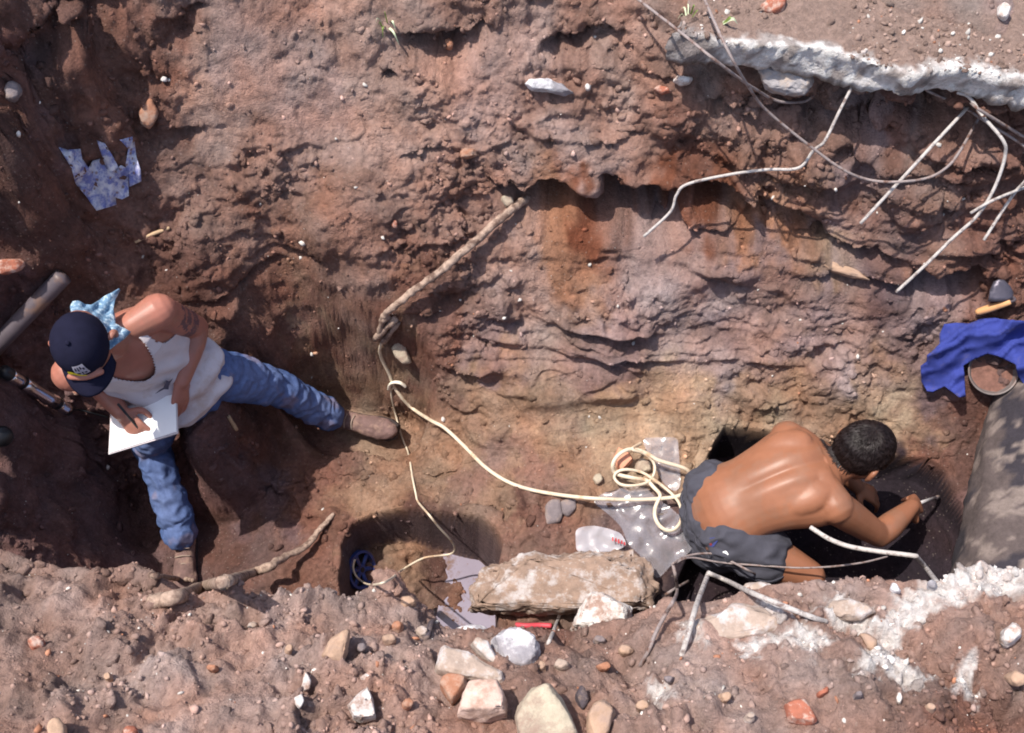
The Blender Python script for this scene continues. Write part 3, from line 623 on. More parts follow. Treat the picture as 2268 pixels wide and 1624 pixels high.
# ---------------------------------------------------------------- loose stones, each one a thing of its own
STONES = [
 ('broken_slab','large dusty broken concrete slab leaning in the trench beside the clear plastic bags','concrete slab',[(1034,1349),(1042,1300),(1056,1270),(1090,1250),(1160,1233),(1290,1222),(1407,1217),(1450,1262),(1466,1305),(1446,1345),(1400,1352),(1240,1360),(1120,1362)],.10,'slab',.05,.016),
 ('rock','bright white rough rock leaning on the right end of the large broken slab','rock',[(1263,1394),(1280,1345),(1305,1310),(1340,1310),(1402,1346),(1392,1388),(1350,1400),(1314,1404)],.10,'white',.05,.008),
 ('rock','concrete lump with a white upper face beside the red tube','rock',[(1082,1420),(1100,1402),(1140,1391),(1180,1410),(1201,1433),(1192,1465),(1166,1497),(1118,1491)],.08,'concg',.03,.007),
 ('rock','long flat grey slab of rubble above the pinkish block','rock',[(956,1491),(972,1430),(1050,1452),(1124,1501),(1124,1523),(1040,1515)],.06,'conc',.02,.005),
 ('rock','small wedge of concrete between the long flat slab and the white-faced lump','rock',[(1040,1428),(1055,1415),(1080,1424),(1116,1478),(1104,1484),(1060,1452)],.05,'conc',.02,.004),
 ('rock','grey concrete crust next to the hole, left of the white-faced lump','rock',[(1002,1392),(1040,1382),(1085,1390),(1080,1415),(1040,1422),(1006,1412)],.04,'concg',.02,.005),
 ('rock','small reddish brown stone resting on the upper left corner of the pinkish block','rock',[(972,1520),(980,1500),(998,1491),(1034,1504),(1037,1522),(1001,1562)],.05,'brown',.03,.004),
 ('rock','pinkish white squared block in the rubble at the bottom edge','rock',[(1008,1588),(1022,1548),(1040,1514),(1108,1514),(1124,1543),(1126,1588),(1072,1599)],.08,'pink',.04,.005),
 ('rock','big pale yellowish triangular stone cut off by the bottom edge','rock',[(1138,1591),(1155,1555),(1179,1523),(1221,1507),(1245,1540),(1290,1640),(1230,1680),(1150,1660)],.09,'yell',.04,.005),
 ('rock','tan elongated cobble at the bottom edge, right of the yellowish triangular stone','rock',[(1298,1585),(1315,1556),(1340,1546),(1363,1575),(1350,1630),(1330,1660),(1298,1640)],.06,'stone',.03,.004),
 ('rock','small dark grey stone between the triangular stone and the tan cobble','rock',[(1272,1539),(1285,1515),(1300,1528),(1308,1556),(1290,1580)],.035,'dark',.015,.003),
 ('rock','white angular stone standing alone in the rubble at lower left of the pinkish block','rock',[(769,1562),(790,1542),(814,1520),(826,1550),(834,1594),(800,1600),(782,1594)],.06,'white',.03,.003),
 ('rock','small flat white stone just above the white angular stone','rock',[(796,1500),(812,1490),(828,1502),(818,1512),(800,1508)],.02,'white',.01,.002),
 ('rock','squared tan block half buried in the near bank below the hole','rock',[(706,1455),(730,1410),(775,1394),(770,1440),(761,1474),(730,1470)],.05,'stone',.02,.005),
 ('rock','upright pale flint flake in the near bank','rock',[(668,1518),(674,1482),(690,1508),(686,1530),(672,1532)],.025,'white',.012,.002),
 ('rock','small white chip just below the upright flint flake','rock',[(652,1545),(668,1536),(674,1552),(664,1570),(656,1562)],.025,'white',.012,.002),
 ('rock','round brown stone at the bottom left corner','rock',[(104,1612),(112,1594),(132,1592),(150,1610),(148,1640),(110,1640)],.05,'stone',.03,.003),
 ('rock','pinkish stone cut by the bottom edge left of the flint chips','rock',[(272,1614),(290,1606),(310,1614),(308,1640),(276,1640)],.04,'brick',.02,.003),
 ('brick_fragment','orange brick fragment with pale spots in the gravel at lower right','brick',[(1733,1560),(1755,1550),(1780,1545),(1795,1570),(1812,1596),(1800,1606),(1770,1604),(1745,1600)],.04,'brick',.015,.003),
 ('brick_fragment','thin reddish brick chip just above the spotted brick fragment','brick',[(1806,1536),(1835,1518),(1836,1534),(1812,1546)],.02,'brick',.01,.002),
 ('rock','bright white stone lying alone near the right edge of the picture','rock',[(2211,1420),(2218,1395),(2245,1376),(2262,1388),(2266,1410),(2240,1432),(2226,1438)],.05,'white',.025,.004),
 ('rock','tan stone wedged beside the white lime smear','rock',[(1898,1402),(1925,1404),(1945,1424),(1940,1448),(1922,1445),(1908,1424)],.035,'stone',.012,.003),
 ('rock','rounded pinkish stone at the right edge below the white stone','rock',[(2228,1498),(2245,1484),(2268,1492),(2270,1512),(2250,1524),(2234,1514)],.04,'stone',.02,.003),
 ('rock','pale egg-shaped pebble in the gravel at lower right','rock',[(1984,1548),(1988,1534),(1996,1532),(2000,1548),(1994,1562),(1986,1558)],.02,'white',.01,.001),
 ('rock','bluish pointed concrete chip on the edge of the near concrete','rock',[(1968,1306),(1974,1292),(1984,1294),(1996,1314),(1976,1318)],.03,'concg',.015,.003),
 ('rock','upright concrete knob at the foot of the bent white rod','rock',[(2050,1302),(2054,1288),(2070,1286),(2080,1300),(2070,1312)],.04,'concg',.02,.003),
 ('rock','white crust of concrete at the foot of the angled white rod','rock',[(1508,1418),(1520,1402),(1532,1400),(1530,1424),(1514,1430)],.03,'white',.01,.004),
 ('rock','broad flat piece of concrete under the angled white rod','rock',[(1530,1400),(1560,1372),(1590,1352),(1625,1334),(1690,1346),(1740,1372),(1730,1400),(1660,1420),(1590,1430),(1545,1428)],.05,'conc',.0,.007),
 ('rock','rough whitish piece of concrete right of the angled rod tip','rock',[(1822,1362),(1840,1335),(1880,1322),(1920,1338),(1940,1356),(1910,1372),(1850,1376)],.045,'conc',.01,.007),
 ('rock','concrete lump on the near edge beside the digger\'s knee','rock',[(1630,1316),(1650,1296),(1690,1288),(1716,1300),(1700,1320),(1660,1330)],.05,'conc',.01,.005),
 ('brick_fragment','grey-topped orange brick lying at the left edge of the near bank','brick',[(58,1420),(70,1410),(92,1410),(104,1424),(98,1440),(70,1442)],.035,'brick',.02,.003),
 ('brick_fragment','pink brick caught in the coiled white cable','brick',[(1357,1016),(1369,991),(1391,996),(1404,1020),(1375,1048),(1366,1034)],.04,'brickp',.02,.001),
 ('rock','beige stone under the coiled cable, right of the pink brick','rock',[(1404,1030),(1420,1014),(1440,1022),(1446,1044),(1424,1050),(1406,1046)],.03,'yell',.012,.003),
 ('rock','small yellowish stone beside the coil, left of the large clear bag','rock',[(1312,1062),(1318,1050),(1330,1050),(1337,1066),(1322,1076)],.025,'yell',.012,.002),
 ('rock','left and larger of two flat grey stones beside the clear bags','rock',[(1204,1165),(1206,1118),(1218,1104),(1242,1104),(1248,1140),(1240,1158)],.022,'grey',.008,.002),
 ('rock','right and smaller of two flat grey stones beside the clear bags','rock',[(1243,1138),(1240,1110),(1258,1102),(1276,1106),(1278,1128),(1258,1148)],.022,'grey',.008,.002),
 ('rock','white and blue-grey crusted stone high on the far bank','rock',[(1158,186),(1172,176),(1200,172),(1222,178),(1250,190),(1272,206),(1250,210),(1216,202),(1176,200)],.05,'concg',.015,.006),
 ('rock','small white stone right of the crusted stone on the far bank','rock',[(1294,190),(1300,182),(1310,190),(1306,202),(1298,202)],.02,'white',.008,.002),
 ('rock','white stone with a reddish patch below the two crossing rods','rock',[(1492,178),(1500,168),(1516,166),(1536,172),(1530,186),(1508,190)],.03,'white',.01,.004),
 ('rock','reddish stone left of the white stone below the crossing rods','rock',[(1446,196),(1460,188),(1482,192),(1488,204),(1464,210)],.025,'brick',.01,.003),
 ('rock','pale stone wedged at the upper end of the thick root','rock',[(1108,440),(1112,432),(1136,434),(1140,452),(1122,462)],.03,'yell',.02,.002),
 ('rock','orange-brown stone on the far slope above the root','rock',[(1018,336),(1030,326),(1052,330),(1058,346),(1036,352),(1020,350)],.03,'brown',.012,.003),
 ('brick_fragment','small orange brick chip on the far slope left of the root','brick',[(866,498),(872,486),(880,488),(880,506),(870,506)],.02,'brick',.01,.001),
 ('rock','brownish stone beside the dark hollow at the top','rock',[(982,92),(992,84),(1004,92),(1002,108),(990,110)],.03,'brown',.012,.003),
 ('rock','flat reddish stone on the sandy ground above the slab','rock',[(1680,12),(1700,-4),(1745,-6),(1738,20),(1712,34),(1690,30)],.025,'brick',.008,.003),
 ('rock','rough pale stone on the sandy ground at the top right','rock',[(2204,40),(2208,14),(2226,4),(2240,16),(2232,44),(2222,50)],.04,'white',.015,.005),
 ('rock','small white stone on the far slope left of the dark shaded bank','rock',[(354,176),(362,168),(372,172),(370,182),(358,182)],.02,'white',.01,.002),
 ('rock','small round white pebble near the left edge beside the torn blue sack','rock',[(34,296),(40,288),(46,294),(46,304),(38,304)],.02,'white',.01,.001),
 ('rock','rusty red stone between the black tube and the seated man','rock',[(156,858),(166,846),(182,850),(184,868),(168,876),(158,868)],.03,'brick',.015,.003),
 ('brick_fragment','broken red brick at the left edge above the grey pipe','brick',[(-20,590),(-16,576),(50,572),(60,584),(46,602),(0,610)],.04,'brick',.012,.004),
 ('rock','pale grey boulder in the shade at the upper left edge','rock',[(8,190),(24,178),(44,184),(50,206),(36,226),(12,222)],.05,'grey',.015,.005),
 ('rock','pale fist-sized stone in the side of the trench under the tied cable','rock',[(866,770),(880,746),(898,760),(908,792),(914,806),(894,810),(876,792)],.04,'yell',.01,.003),
 ('rock','wedge-shaped clay-coated stone on the left bank above the blue sack','rock',[(306,250),(318,228),(336,216),(352,248),(350,266),(330,290),(310,276)],.04,'brown',.012,.003),
 ('rock','flat grey-beige stone in the bedded wall above the digger\'s shoulder','rock',[(1808,582),(1830,574),(1900,596),(1930,622),(1890,618),(1840,602)],.025,'stone',.008,.003),
]
MK = dict(slab=mat('rubble_slab', srgb(146, 124, 110), .95, .28, 30, .9, 110, dirt=srgb(186, 178, 176), dirt_amt=.42, dirt_scale=16, speck=.15), conc=M_conc, concg=M_concg, white=M_white, stone=M_stone, pink=M_pink, brown=M_brown, yell=M_yell, grey=M_grey, dark=M_dark, brick=M_brick, brickp=M_brickp)
for i, (nm_, lab, cat, outl, hh, mk, lf, rg) in enumerate(STONES):
    tag(rock_mesh(nm_, outl, hh, MK[mk], lf-hh*.28, i+11, rough=rg*1.1, cuts=(9 if hh > .095 else 6) if hh > .05 else 3, tilt=.5 if outl[0][1] > 900 else .25), lab, cat)

DUSTY = ['in the mound beside the round hole', 'below the mound with the dark iron bar', 'left of the dark iron bar', 'just right of the squared tan block', "right above the squared tan block's corner", 'left of the squared tan block', 'just below the white-faced concrete lump', 'below the white rough rock', 'right of the tan elongated cobble', "below the bent rod's foot", 'well below the angled white rod', 'left of centre near the long root', 'in the lower left slope', 'far left above the round corner stone', "under the white rough rock's right side", 'right of the white rough rock', 'left of the long flat slab', 'between the white angular stone and the pinkish block', "beside the lower end of the red tube's rod", 'between the spotted brick and the pale pebble', 'right of the pale egg-shaped pebble', 'left of the spotted brick fragment']
for i, (x, y, w_, hh_) in enumerate([(905,1335,20,16),(934,1402,16,14),(880,1390,14,12),(862,1418,18,12),(800,1436,14,12),(640,1440,12,10),(1240,1474,20,14),(1338,1478,16,12),(1424,1566,16,13),(1482,1505,14,10),(1604,1545,15,11),(560,1385,12,9),(470,1480,13,10),(240,1500,12,10),(1330,1420,16,12),(1385,1440,18,13),(980,1470,10,9),(900,1560,14,12),(1200,1480,14,10),(1900,1540,12,10),(2060,1570,13,10),(1660,1590,14,10)]):
    rr_ = random.Random(900+i); n_ = 7; a0_ = rr_.uniform(0, 6)
    outl = [(x+w_*rr_.uniform(.75, 1.15)*math.cos(a0_+k*2*math.pi/n_), y+hh_*rr_.uniform(.75, 1.15)*math.sin(a0_+k*2*math.pi/n_)) for k in range(n_)]
    tag(rock_mesh('rock', outl, .03, [M_stone, M_conc, M_brown, M_stone, M_grey][i % 5], .004, 700+i, rough=.004, cuts=4, tilt=.6), 'small dusty ' + ['tan', 'grey concrete', 'brown', 'tan', 'grey'][i % 5] + ' stone ' + DUSTY[i], 'rock', 'dusty stones in the near bank')
# ---------------------------------------------------------------- steel rods
RODS = [
 ('thin rod entering from the top edge and hooking back under the slab', [(1400,-16,.10),(1415,0,.12),(1500,66,.2),(1573,125,.26),(1644,179,.27),(1677,200,.24),(1707,218,.20),(1740,227,.15),(1781,225,.08),(1800,214,.02)], .0045, 0),
 ('long thin rod drooping in a wide arc from the top edge across the bank', [(1555,-16,.10),(1561,0,.12),(1594,75,.24),(1627,141,.30),(1657,191,.30),(1698,245,.28),(1806,333,.20),(1873,379,.22),(1927,399,.22),(1989,403,.22),(2052,395,.2),(2093,374,.18),(2122,341,.14),(2168,262,.06),(2201,212,-.02)], .0045, 0),
 ('wavy rod hanging from the slab, its free end pointing at the red recess', [(1900,165,-.01),(1898,171,.02),(1860,245,.08),(1827,312,.12),(1802,333,.13),(1769,372,.14),(1698,376,.15),(1615,387,.16),(1523,408,.18),(1498,433,.18),(1484,470,.17),(1426,524,.15)], .005, 1),
 ('straight rod hanging under the slab, shorter of the two straight ones', [(2140,240,.05),(2137,245,.06),(2070,317,.13),(2006,387,.18),(1906,495,.22)], .0055, 1),
 ('long kinked rod reaching down from the slab towards the dark burrow', [(2120,205,.0),(2147,216,.04),(2177,258,.08),(2222,312,.12),(2226,345,.13),(2210,399,.15),(2185,449,.17),(2156,487,.18),(2110,528,.2),(2050,587,.21),(1985,647,.2)], .0055, 1),
 ('rod running from under the slab to the right edge, lower of two parallel ones', [(2050,196,-.02),(2060,204,.02),(2139,241,.07),(2197,279,.1),(2239,304,.12),(2300,345,.14)], .0045, 0),
 ('rod running from under the slab to the right edge, upper of two parallel ones', [(2150,228,.0),(2172,245,.05),(2268,304,.09),(2320,336,.1)], .005, 0),
 ('pale rod end sloping down at the right edge below the slab', [(2300,340,.14),(2275,395,.15),(2243,433,.16),(2179,532,.18)], .005, 1),
 ('pale rod end pointing left from the right edge, crossing the long kinked rod', [(2320,396,.2),(2268,416,.2),(2197,445,.2),(2150,472,.2)], .005, 1),
 ('thick bent white rod curving over the trench above the digger\'s elbow', [(1795,1168,.62),(1837,1194,.64),(1883,1211,.66),(1949,1222,.68),(2022,1231,.70),(2032,1236,.66),(2054,1262,.56),(2081,1298,.005)], .0075, 1),
 ('thin twisted wire arching from the near rubble to the concrete by the digger\'s knee', [(1490,1249,.3),(1513,1235,.33),(1539,1228,.36),(1571,1226,.38),(1597,1232,.4),(1620,1244,.42),(1664,1267,.43),(1713,1293,.01)], .0038, 0),
 ('long thin dark wire running across the trench in front of the grey shorts', [(1493,1250,.3),(1515,1238,.34),(1539,1236,.36),(1583,1244,.38),(1617,1248,.4),(1701,1254,.44),(1771,1258,.46),(1843,1255,.46),(1912,1246,.42),(1965,1233,.36)], .0032, 0),
 ('bent rod rising from the near rubble beside the large clear bag', [(1490,1249,.3),(1496,1276,.3),(1500,1307,.27),(1493,1328,.12),(1473,1362,.08),(1452,1403,.05),(1438,1438,.03),(1418,1475,.0)], .0055, 0),
 ('white rod bent in a sharp angle over the near concrete', [(1509,1455,-.01),(1525,1403,.05),(1542,1342,.12),(1567,1276,.55),(1570,1270,.57),(1575,1272,.57),(1611,1287,.56),(1669,1315,.08),(1785,1362,.03),(1830,1377,-.005)], .0075, 1),
 ('short rod poking out of the trench side below the large clear bag', [(1467,1322,.02),(1490,1307,.04),(1525,1287,.07)], .005, 0),
 ('short steel rod standing in the rubble at the end of the red tube', [(1243,1352,.03),(1232,1382,.05),(1221,1410,.05),(1209,1436,-.01)], .006, 1),
]
def rod(lab, pts, r, pale):
    P = []
    for (x, y, l_) in pts:
        _, _, dd = hit(x, y); P.append([x, y, dd, l_])
    # the rod keeps its own smooth course: heights follow a line fitted through the ground depth, not every bump
    D_ = np.array([p[2] for p in P]); t = np.linspace(0, 1, len(P))
    if len(P) > 4 and np.ptp(D_) < .5 and pts[0][1] > 100:
        D_ = np.polyval(np.polyfit(t, D_, 2), t)
    Q = catmull([(p[0], p[1], D_[i]-p[3]) for i, p in enumerate(P)], 9)
    pts3 = [CAM + ray(x, y)*min(dd, hit(x, y)[2]+.02) for x, y, dd in Q]
    V, Fc = tube_geo(pts3, r, 8)
    return tag(pyd('steel_rod', V, Fc, M_rodw if pale else M_rebar), lab, 'steel rod', 'reinforcing rods sticking out of the broken concrete')
for a in RODS: rod(*a)
V, Fc = tube_geo([at(963,1352,.03), at(955,1380,.03), at(943,1415,.01)], .008, 8, ratio=1.6)
tag(pyd('iron_bar', V, Fc, M_dark), 'dark flat iron bar stuck upright in the near bank below the hole', 'iron bar')
o = cable('plastic_tube', [(1143,1384,.02),(1165,1386,.024),(1195,1385,.022),(1221,1386,.02)], .009, mat('red_plastic', srgb(196, 72, 84), .5, .1, 30, .1, 100))
tag(o, 'short red plastic tube under the large broken slab', 'tube')

# ---------------------------------------------------------------- roots, cable, pipe
def root(name, pts, lab, r0, r1, seed):
    P = catmull([(p[0], p[1], hit(p[0], p[1])[2]-p[2]) for p in pts], 9); n = len(P)
    pts3 = [CAM + ray(x, y)*dd + Vector((mnoise.noise(Vector((i*.3, seed, 0))), mnoise.noise(Vector((i*.3, seed, 5))), 0))*.004 for i, (x, y, dd) in enumerate(P)]
    rr = [(r0+(r1-r0)*i/(n-1))*(1+.16*mnoise.noise(Vector((i*.45, seed*2, 1)))) for i in range(n)]
    V, Fc = tube_geo(pts3, rr, 14)
    V = [v + Vector((mnoise.noise(v*55), mnoise.noise(v*55+Vector((9, 0, 0))), mnoise.noise(v*55+Vector((0, 9, 0)))))*.003 for v in V]
    return tag(pyd(name, V, Fc, M_root), lab, 'root')
r_ = root('tree_root', [(1175,432,-.03),(1150,452,.03),(1127,470,.05),(1095,496,.06),(1056,532,.06),(1014,567,.06),(982,596,.06),(943,625,.06),(911,648,.05),(885,670,.05),(859,690,.04),(846,712,.02)], 'thick pale root crossing the far bank down to the knotted cable', .015, .012, 2)
kn = empty('root_knot', at(855, 730, .02)); tag(kn, 'lumpy knot of root stubs where the cable begins', 'root')
for a in ([(876,706,.03),(856,726,.04),(832,750,.03)], [(880,712,.02),(868,732,.035),(848,756,.02)], [(858,700,.02),(846,716,.035),(842,738,.03)]):
    P = [at(*p) for p in a]; V, Fc = tube_geo(catmull(P, 5), [.012+.002*math.sin(i*.9) for i in range(11)], 10)
    adopt(kn, pyd('stub', [v+Vector((mnoise.noise(v*60), mnoise.noise(v*60+Vector((7, 0, 0))), 0))*.003 for v in V], Fc, M_root))
root('tree_root', [(335,1334,.0),(352,1331,.02),(403,1319,.04),(452,1299,.22),(494,1290,.27),(549,1273,.28),(597,1254,.22),(629,1235,.12),(678,1209,.06),(703,1180,.04),(720,1160,.03),(738,1140,.0)], 'long pale branch-like root lying over the front of the pit', .024, .008, 5)
root('tree_root', [(335,1273,.0),(348,1277,.04),(390,1281,.10),(428,1286,.12)], 'short straight pale root stub in front of the lower boot', .010, .008, 8)
o = cable('electric_cable', [(849,752,.02),(841,774),(846,796),(862,828),(871,853),(890,881),(915,906),(957,933),(985,948),(1030,990),(1075,1035),(1130,1070),(1200,1090),(1300,1103,.02),(1400,1107,.03),(1480,1103,.03),(1514,1094,.02),(1532,1075),(1537,1058),(1528,1047),(1514,1036,.02),(1459,1020,.03),(1431,1003,.03),(1404,995,.04),(1385,998,.05),(1366,1012,.04),(1357,1030,.03),(1360,1046),(1378,1054,.02),(1409,1060,.025),(1432,1064,.03),(1448,1080,.03),(1462,1096,.03),(1456,1112,.02),(1450,1130,.02),(1452,1150,.02),(1464,1168,.02),(1482,1176,.02),(1500,1168,.02),(1510,1146,.02),(1506,1118,.02),(1492,1098,.03),(1472,1080,.035),(1445,1060,.04),(1418,1045,.035),(1386,1040,.03),(1366,1046,.02),(1361,1060),(1376,1074,.02),(1404,1076,.025),(1436,1068,.03),(1450,1045,.02),(1446,1022,.02),(1425,1004,.03),(1400,996,.05),(1412,986,.03),(1420,982,.02)], .0052, M_cable, 8, True, 7, flat=1.35, raise_fn=lambda x, y: .045*min(1, max(0, (x-1250)/60)))
tag(o, 'dusty white electric cable running from the knotted root and ending in a loose coil', 'cable')
o = cable('electric_cable', [(872,858),(866,871),(876,918),(890,968),(905,1005),(913,1055),(921,1094,.006),(926,1112,.02),(949,1139,.22),(973,1169,.26),(998,1196,.26),(1008,1216,.25),(996,1228,.24),(953,1233,.24),(934,1238,.22),(909,1251,.2),(886,1266,.18),(862,1285,.16),(834,1295,.16),(810,1293,.12),(790,1278,.08),(782,1258,.09),(786,1240,.09)], .0038, M_cable, 8, True, 6)
tag(o, 'thin white cable branching off at the tie and dropping into the hole', 'cable')
o = cable('cable_tie', [(862,862,.012),(864,852,.02),(872,847,.024),(886,848,.02),(898,856,.01)], .006, mat('white_rag', srgb(232, 222, 205), .9, .05, 30, .2, 90), flat=1.6)
tag(o, 'white rag tied round the cable below the root knot', 'rag')
# grey pipe
a_, b_ = at(-40, 800, .05), at(140, 612, .045)
V, Fc = tube_geo([a_, a_.lerp(b_, .3), a_.lerp(b_, .6), a_.lerp(b_, .97), b_], .030, 24)
pp = pyd('drain_pipe', V, Fc, mat('grey_pvc', srgb(92, 84, 90), .45, .12, 25, .15, 120, dirt=srgb(120, 96, 84), dirt_amt=.35, dirt_scale=10))
tag(pp, 'grey plastic drain pipe lying against the bank behind the seated man', 'pipe')
# banded tube
a_, b_ = at(8, 822, .05), at(152, 908, .04); ax = (b_-a_).normalized()
tb = empty('banded_tube', a_); tag(tb, 'short black tube with three silver bands lying left of the seated man', 'tube')
def seg_tube(name, t0, t1, r, m):
    V, Fc = tube_geo([a_.lerp(b_, t) for t in np.linspace(t0, t1, 5)], r, 20); adopt(tb, pyd(name, V, Fc, m))
M_black = mat('black_plastic', (.012, .012, .014), .4, .1, 30, .05, 100); M_silver = mat('silver_band', srgb(226, 226, 232), .22, .05, 40, .05, 150, metal=1.0)
seg_tube('tube_body', 0, 1, .0215, M_black)
for t0, t1 in ((.09, .24), (.29, .77), (.83, .97)): seg_tube('silver_band', t0, t1, .0235 if t1-t0 > .2 else .0225, M_silver)
V, Fc = tube_geo(catmull([b_, at(175, 908, .02), at(205, 915, .015), at(240, 925, .012)], 6), .004, 6); adopt(tb, pyd('black_line', V, Fc, M_black, None))  # thin black line running on from the tube's end
V, Fc = tube_geo([at(4,966,.005), at(5,968,.02), at(6,969,.028)], [.034, .034, .03], 24)
tag(pyd('lens_cap', V, Fc, M_black), 'round black cap in the shade at the left edge of the pit', 'cap')
# sticks
for pts, lab, r in (([(300,536),(330,522),(375,505)], 'thin pale stick lying on the left bank below the torn blue sack', .006), ([(506,922),(514,936),(524,952)], 'short pale chip of wood under the outstretched jeans leg', .007)):
    P = [at(x, y, r*.8) for x, y in pts]; V, Fc = tube_geo(catmull(P, 4), [r*(1+.2*mnoise.noise(Vector((i, r*99, 0)))) for i in range(9)], 8)
    tag(pyd('stick', V, Fc, mat('pale_wood', srgb(186, 158, 126), .85, .2, 60, .4, 200)), lab, 'stick')

# ---------------------------------------------------------------- plastic bags, sack, cloth
def plastic(name, tint, milk, rough):
    m = bpy.data.materials.new(name); m.use_nodes = True; n = m.node_tree.nodes; l = m.node_tree.links
    n.remove(n['Principled BSDF']); out = n['Material Output']
    tr = n.new('ShaderNodeBsdfTransparent'); tr.inputs[0].default_value = (*tint, 1)
    df = n.new('ShaderNodeBsdfDiffuse'); df.inputs[0].default_value = (.72, .70, .76, 1)
    gl = n.new('ShaderNodeBsdfGlossy'); gl.inputs[1].default_value = rough
    tc = n.new('ShaderNodeTexCoord'); nz = n.new('ShaderNodeTexNoise'); nz.inputs['Scale'].default_value = 16; nz.inputs['Detail'].default_value = 3
    nz.inputs['Distortion'].default_value = 1.2
    l.new(tc.outputs['Object'], nz.inputs[0]); bu = n.new('ShaderNodeBump'); bu.inputs['Strength'].default_value = .18; bu.inputs['Distance'].default_value = .012
    l.new(nz.outputs[0], bu.inputs['Height']); l.new(bu.outputs[0], gl.inputs['Normal']); l.new(bu.outputs[0], df.inputs['Normal'])
    m1 = n.new('ShaderNodeMixShader'); m1.inputs[0].default_value = milk; l.new(tr.outputs[0], m1.inputs[1]); l.new(df.outputs[0], m1.inputs[2])
    fr_ = n.new('ShaderNodeFresnel'); fr_.inputs[0].default_value = 1.5; l.new(bu.outputs[0], fr_.inputs['Normal'])
    ad = n.new('ShaderNodeMath'); ad.operation = 'ADD'; ad.inputs[1].default_value = .03; l.new(fr_.outputs[0], ad.inputs[0])
    m2 = n.new('ShaderNodeMixShader'); l.new(ad.outputs[0], m2.inputs[0]); l.new(m1.outputs[0], m2.inputs[1]); l.new(gl.outputs[0], m2.inputs[2])
    l.new(m2.outputs[0], out.inputs[0]); return m
M_bag = plastic('clear_polythene', (.93, .93, .97), .20, .20); M_bagw = plastic('cloudy_polythene', (.95, .95, .97), .45, .28)
def crumple(a, s):
    return lambda x, y: a*(abs(mnoise.noise(Vector((x*s, y*s, 2)))) + .5*abs(mnoise.noise(Vector((x*s*2.3, y*s*2.3, 7)))))
o = sheet('plastic_bag', [(1420,970),(1501,968),(1505,1020),(1508,1078),(1495,1092),(1482,1080),(1470,1072),(1450,1035),(1432,1000)], M_bag, .004, .003, 9, 17, foldfn=crumple(.012, .014), smooth_n=10, facet=.016)
tag(o, 'small clear plastic bag lying flat above the coiled cable', 'plastic bag')
o = sheet('plastic_bag', [(1310,1111),(1334,1092),(1380,1080),(1432,1078),(1448,1100),(1485,1124),(1520,1156),(1530,1180),(1537,1214),(1514,1236),(1493,1244),(1476,1264),(1459,1283),(1448,1278),(1430,1250),(1415,1225),(1390,1208),(1384,1185),(1376,1167),(1348,1139)], M_bag, .006, .004, 8, 17, foldfn=crumple(.016, .012), smooth_n=10, facet=.026)
tag(o, 'large crumpled clear plastic bag between the coiled cable and the broken slab', 'plastic bag')
o = sheet('plastic_bag', [(1274,1172),(1292,1166),(1315,1164),(1345,1170),(1376,1181),(1390,1208),(1360,1222),(1276,1222)], M_bagw, .012, .006, 8, 15, foldfn=crumple(.02, .02), smooth_n=8, facet=.016)
tag(o, 'cloudy white plastic bag with red print behind the broken slab', 'plastic bag')
rm = mat('red_print', srgb(172, 52, 56), .6, .05, 20, 0)
for k, (x, y, w_, hh_) in enumerate([(1357,1194,3,9),(1364,1196,3,8),(1370,1199,4,9),(1377,1201,3,8),(1383,1204,3,7)]):
    c_ = [CAM+ray(xx, yy)*(hit(xx, yy)[2]-.055) for xx, yy in ((x-w_/2, y-hh_/2), (x+w_/2, y-hh_/2), (x+w_/2+1, y+hh_/2), (x-w_/2, y+hh_/2))]
    pyd('printed_mark', c_, [(0, 3, 2, 1)], rm, o, False)
M_sack = mat('torn_blue_sack', srgb(112, 118, 172), .6, .15, 40, .4, 150, dirt=srgb(206, 204, 212), dirt_amt=.66, dirt_scale=30, speck=.25, speck_col=srgb(130, 100, 86), speck_scale=60, speck_amt=.8)
sk = empty('torn_sack', at(215, 400)); tag(sk, 'torn blue and white plastic sack half buried in the left bank', 'sack')
for poly in ([(130,326),(150,332),(178,330),(182,352),(196,372),(206,356),(222,352),(236,372),(250,380),(268,366),(280,372),(284,388),(285,434),(270,442),(256,438),(258,454),(214,467),(190,434),(168,408),(158,372)], [(214,310),(232,318),(250,346),(262,370),(250,384),(236,374),(226,345)], [(266,310),(296,302),(300,330),(302,348),(312,378),(313,402),(287,414),(284,388),(278,366),(284,330)]):
    adopt(sk, sheet('sack_strip', poly, M_sack, .010, .004, 10, 6, foldfn=lambda x, y: .012*math.sin(x*.11+y*.03+2*mnoise.noise(Vector((x*.02, y*.02, 0))))+.006*math.sin(x*.29), smooth_n=6))
M_blue = mat('blue_cloth', srgb(58, 68, 138), .95, .12, 40, .3, 500, spec=.08, dirt=srgb(82, 82, 128), dirt_amt=.25, dirt_scale=14)
def cfold(x, y):
    w = 26*mnoise.noise(Vector((x*.012, y*.012, 5))) + 10*mnoise.noise(Vector((x*.03, y*.03, 9)))
    u = (x-2040)*.42+(y-700)*.90 + w
    r1 = 1-abs(math.sin(u*.030+.4)); r2 = 1-abs(math.sin(u*.071+x*.006+1))
    return .060*r1**1.3 + .040*r2**1.6*(.55+.6*mnoise.noise(Vector((x*.015, y*.015, 1)))) + .012*mnoise.noise(Vector((x*.03, y*.03, 1)))
o = sheet('blue_garment', [(2092,718),(2118,715),(2145,718),(2172,708),(2199,705),(2268,712),(2330,720),(2330,850),(2268,852),(2254,832),(2250,808),(2213,790),(2187,783),(2156,796),(2134,810),(2136,834),(2138,878),(2124,880),(2092,856),(2066,868),(2053,866),(2041,846),(2039,812),(2053,802),(2054,788),(2082,762),(2081,740)], M_blue, .04, .006, 9, 4, foldfn=cfold, smooth_n=24, thick=.006)
tag(o, 'crumpled blue garment thrown over the edge of the metal bowl at the right', 'garment')
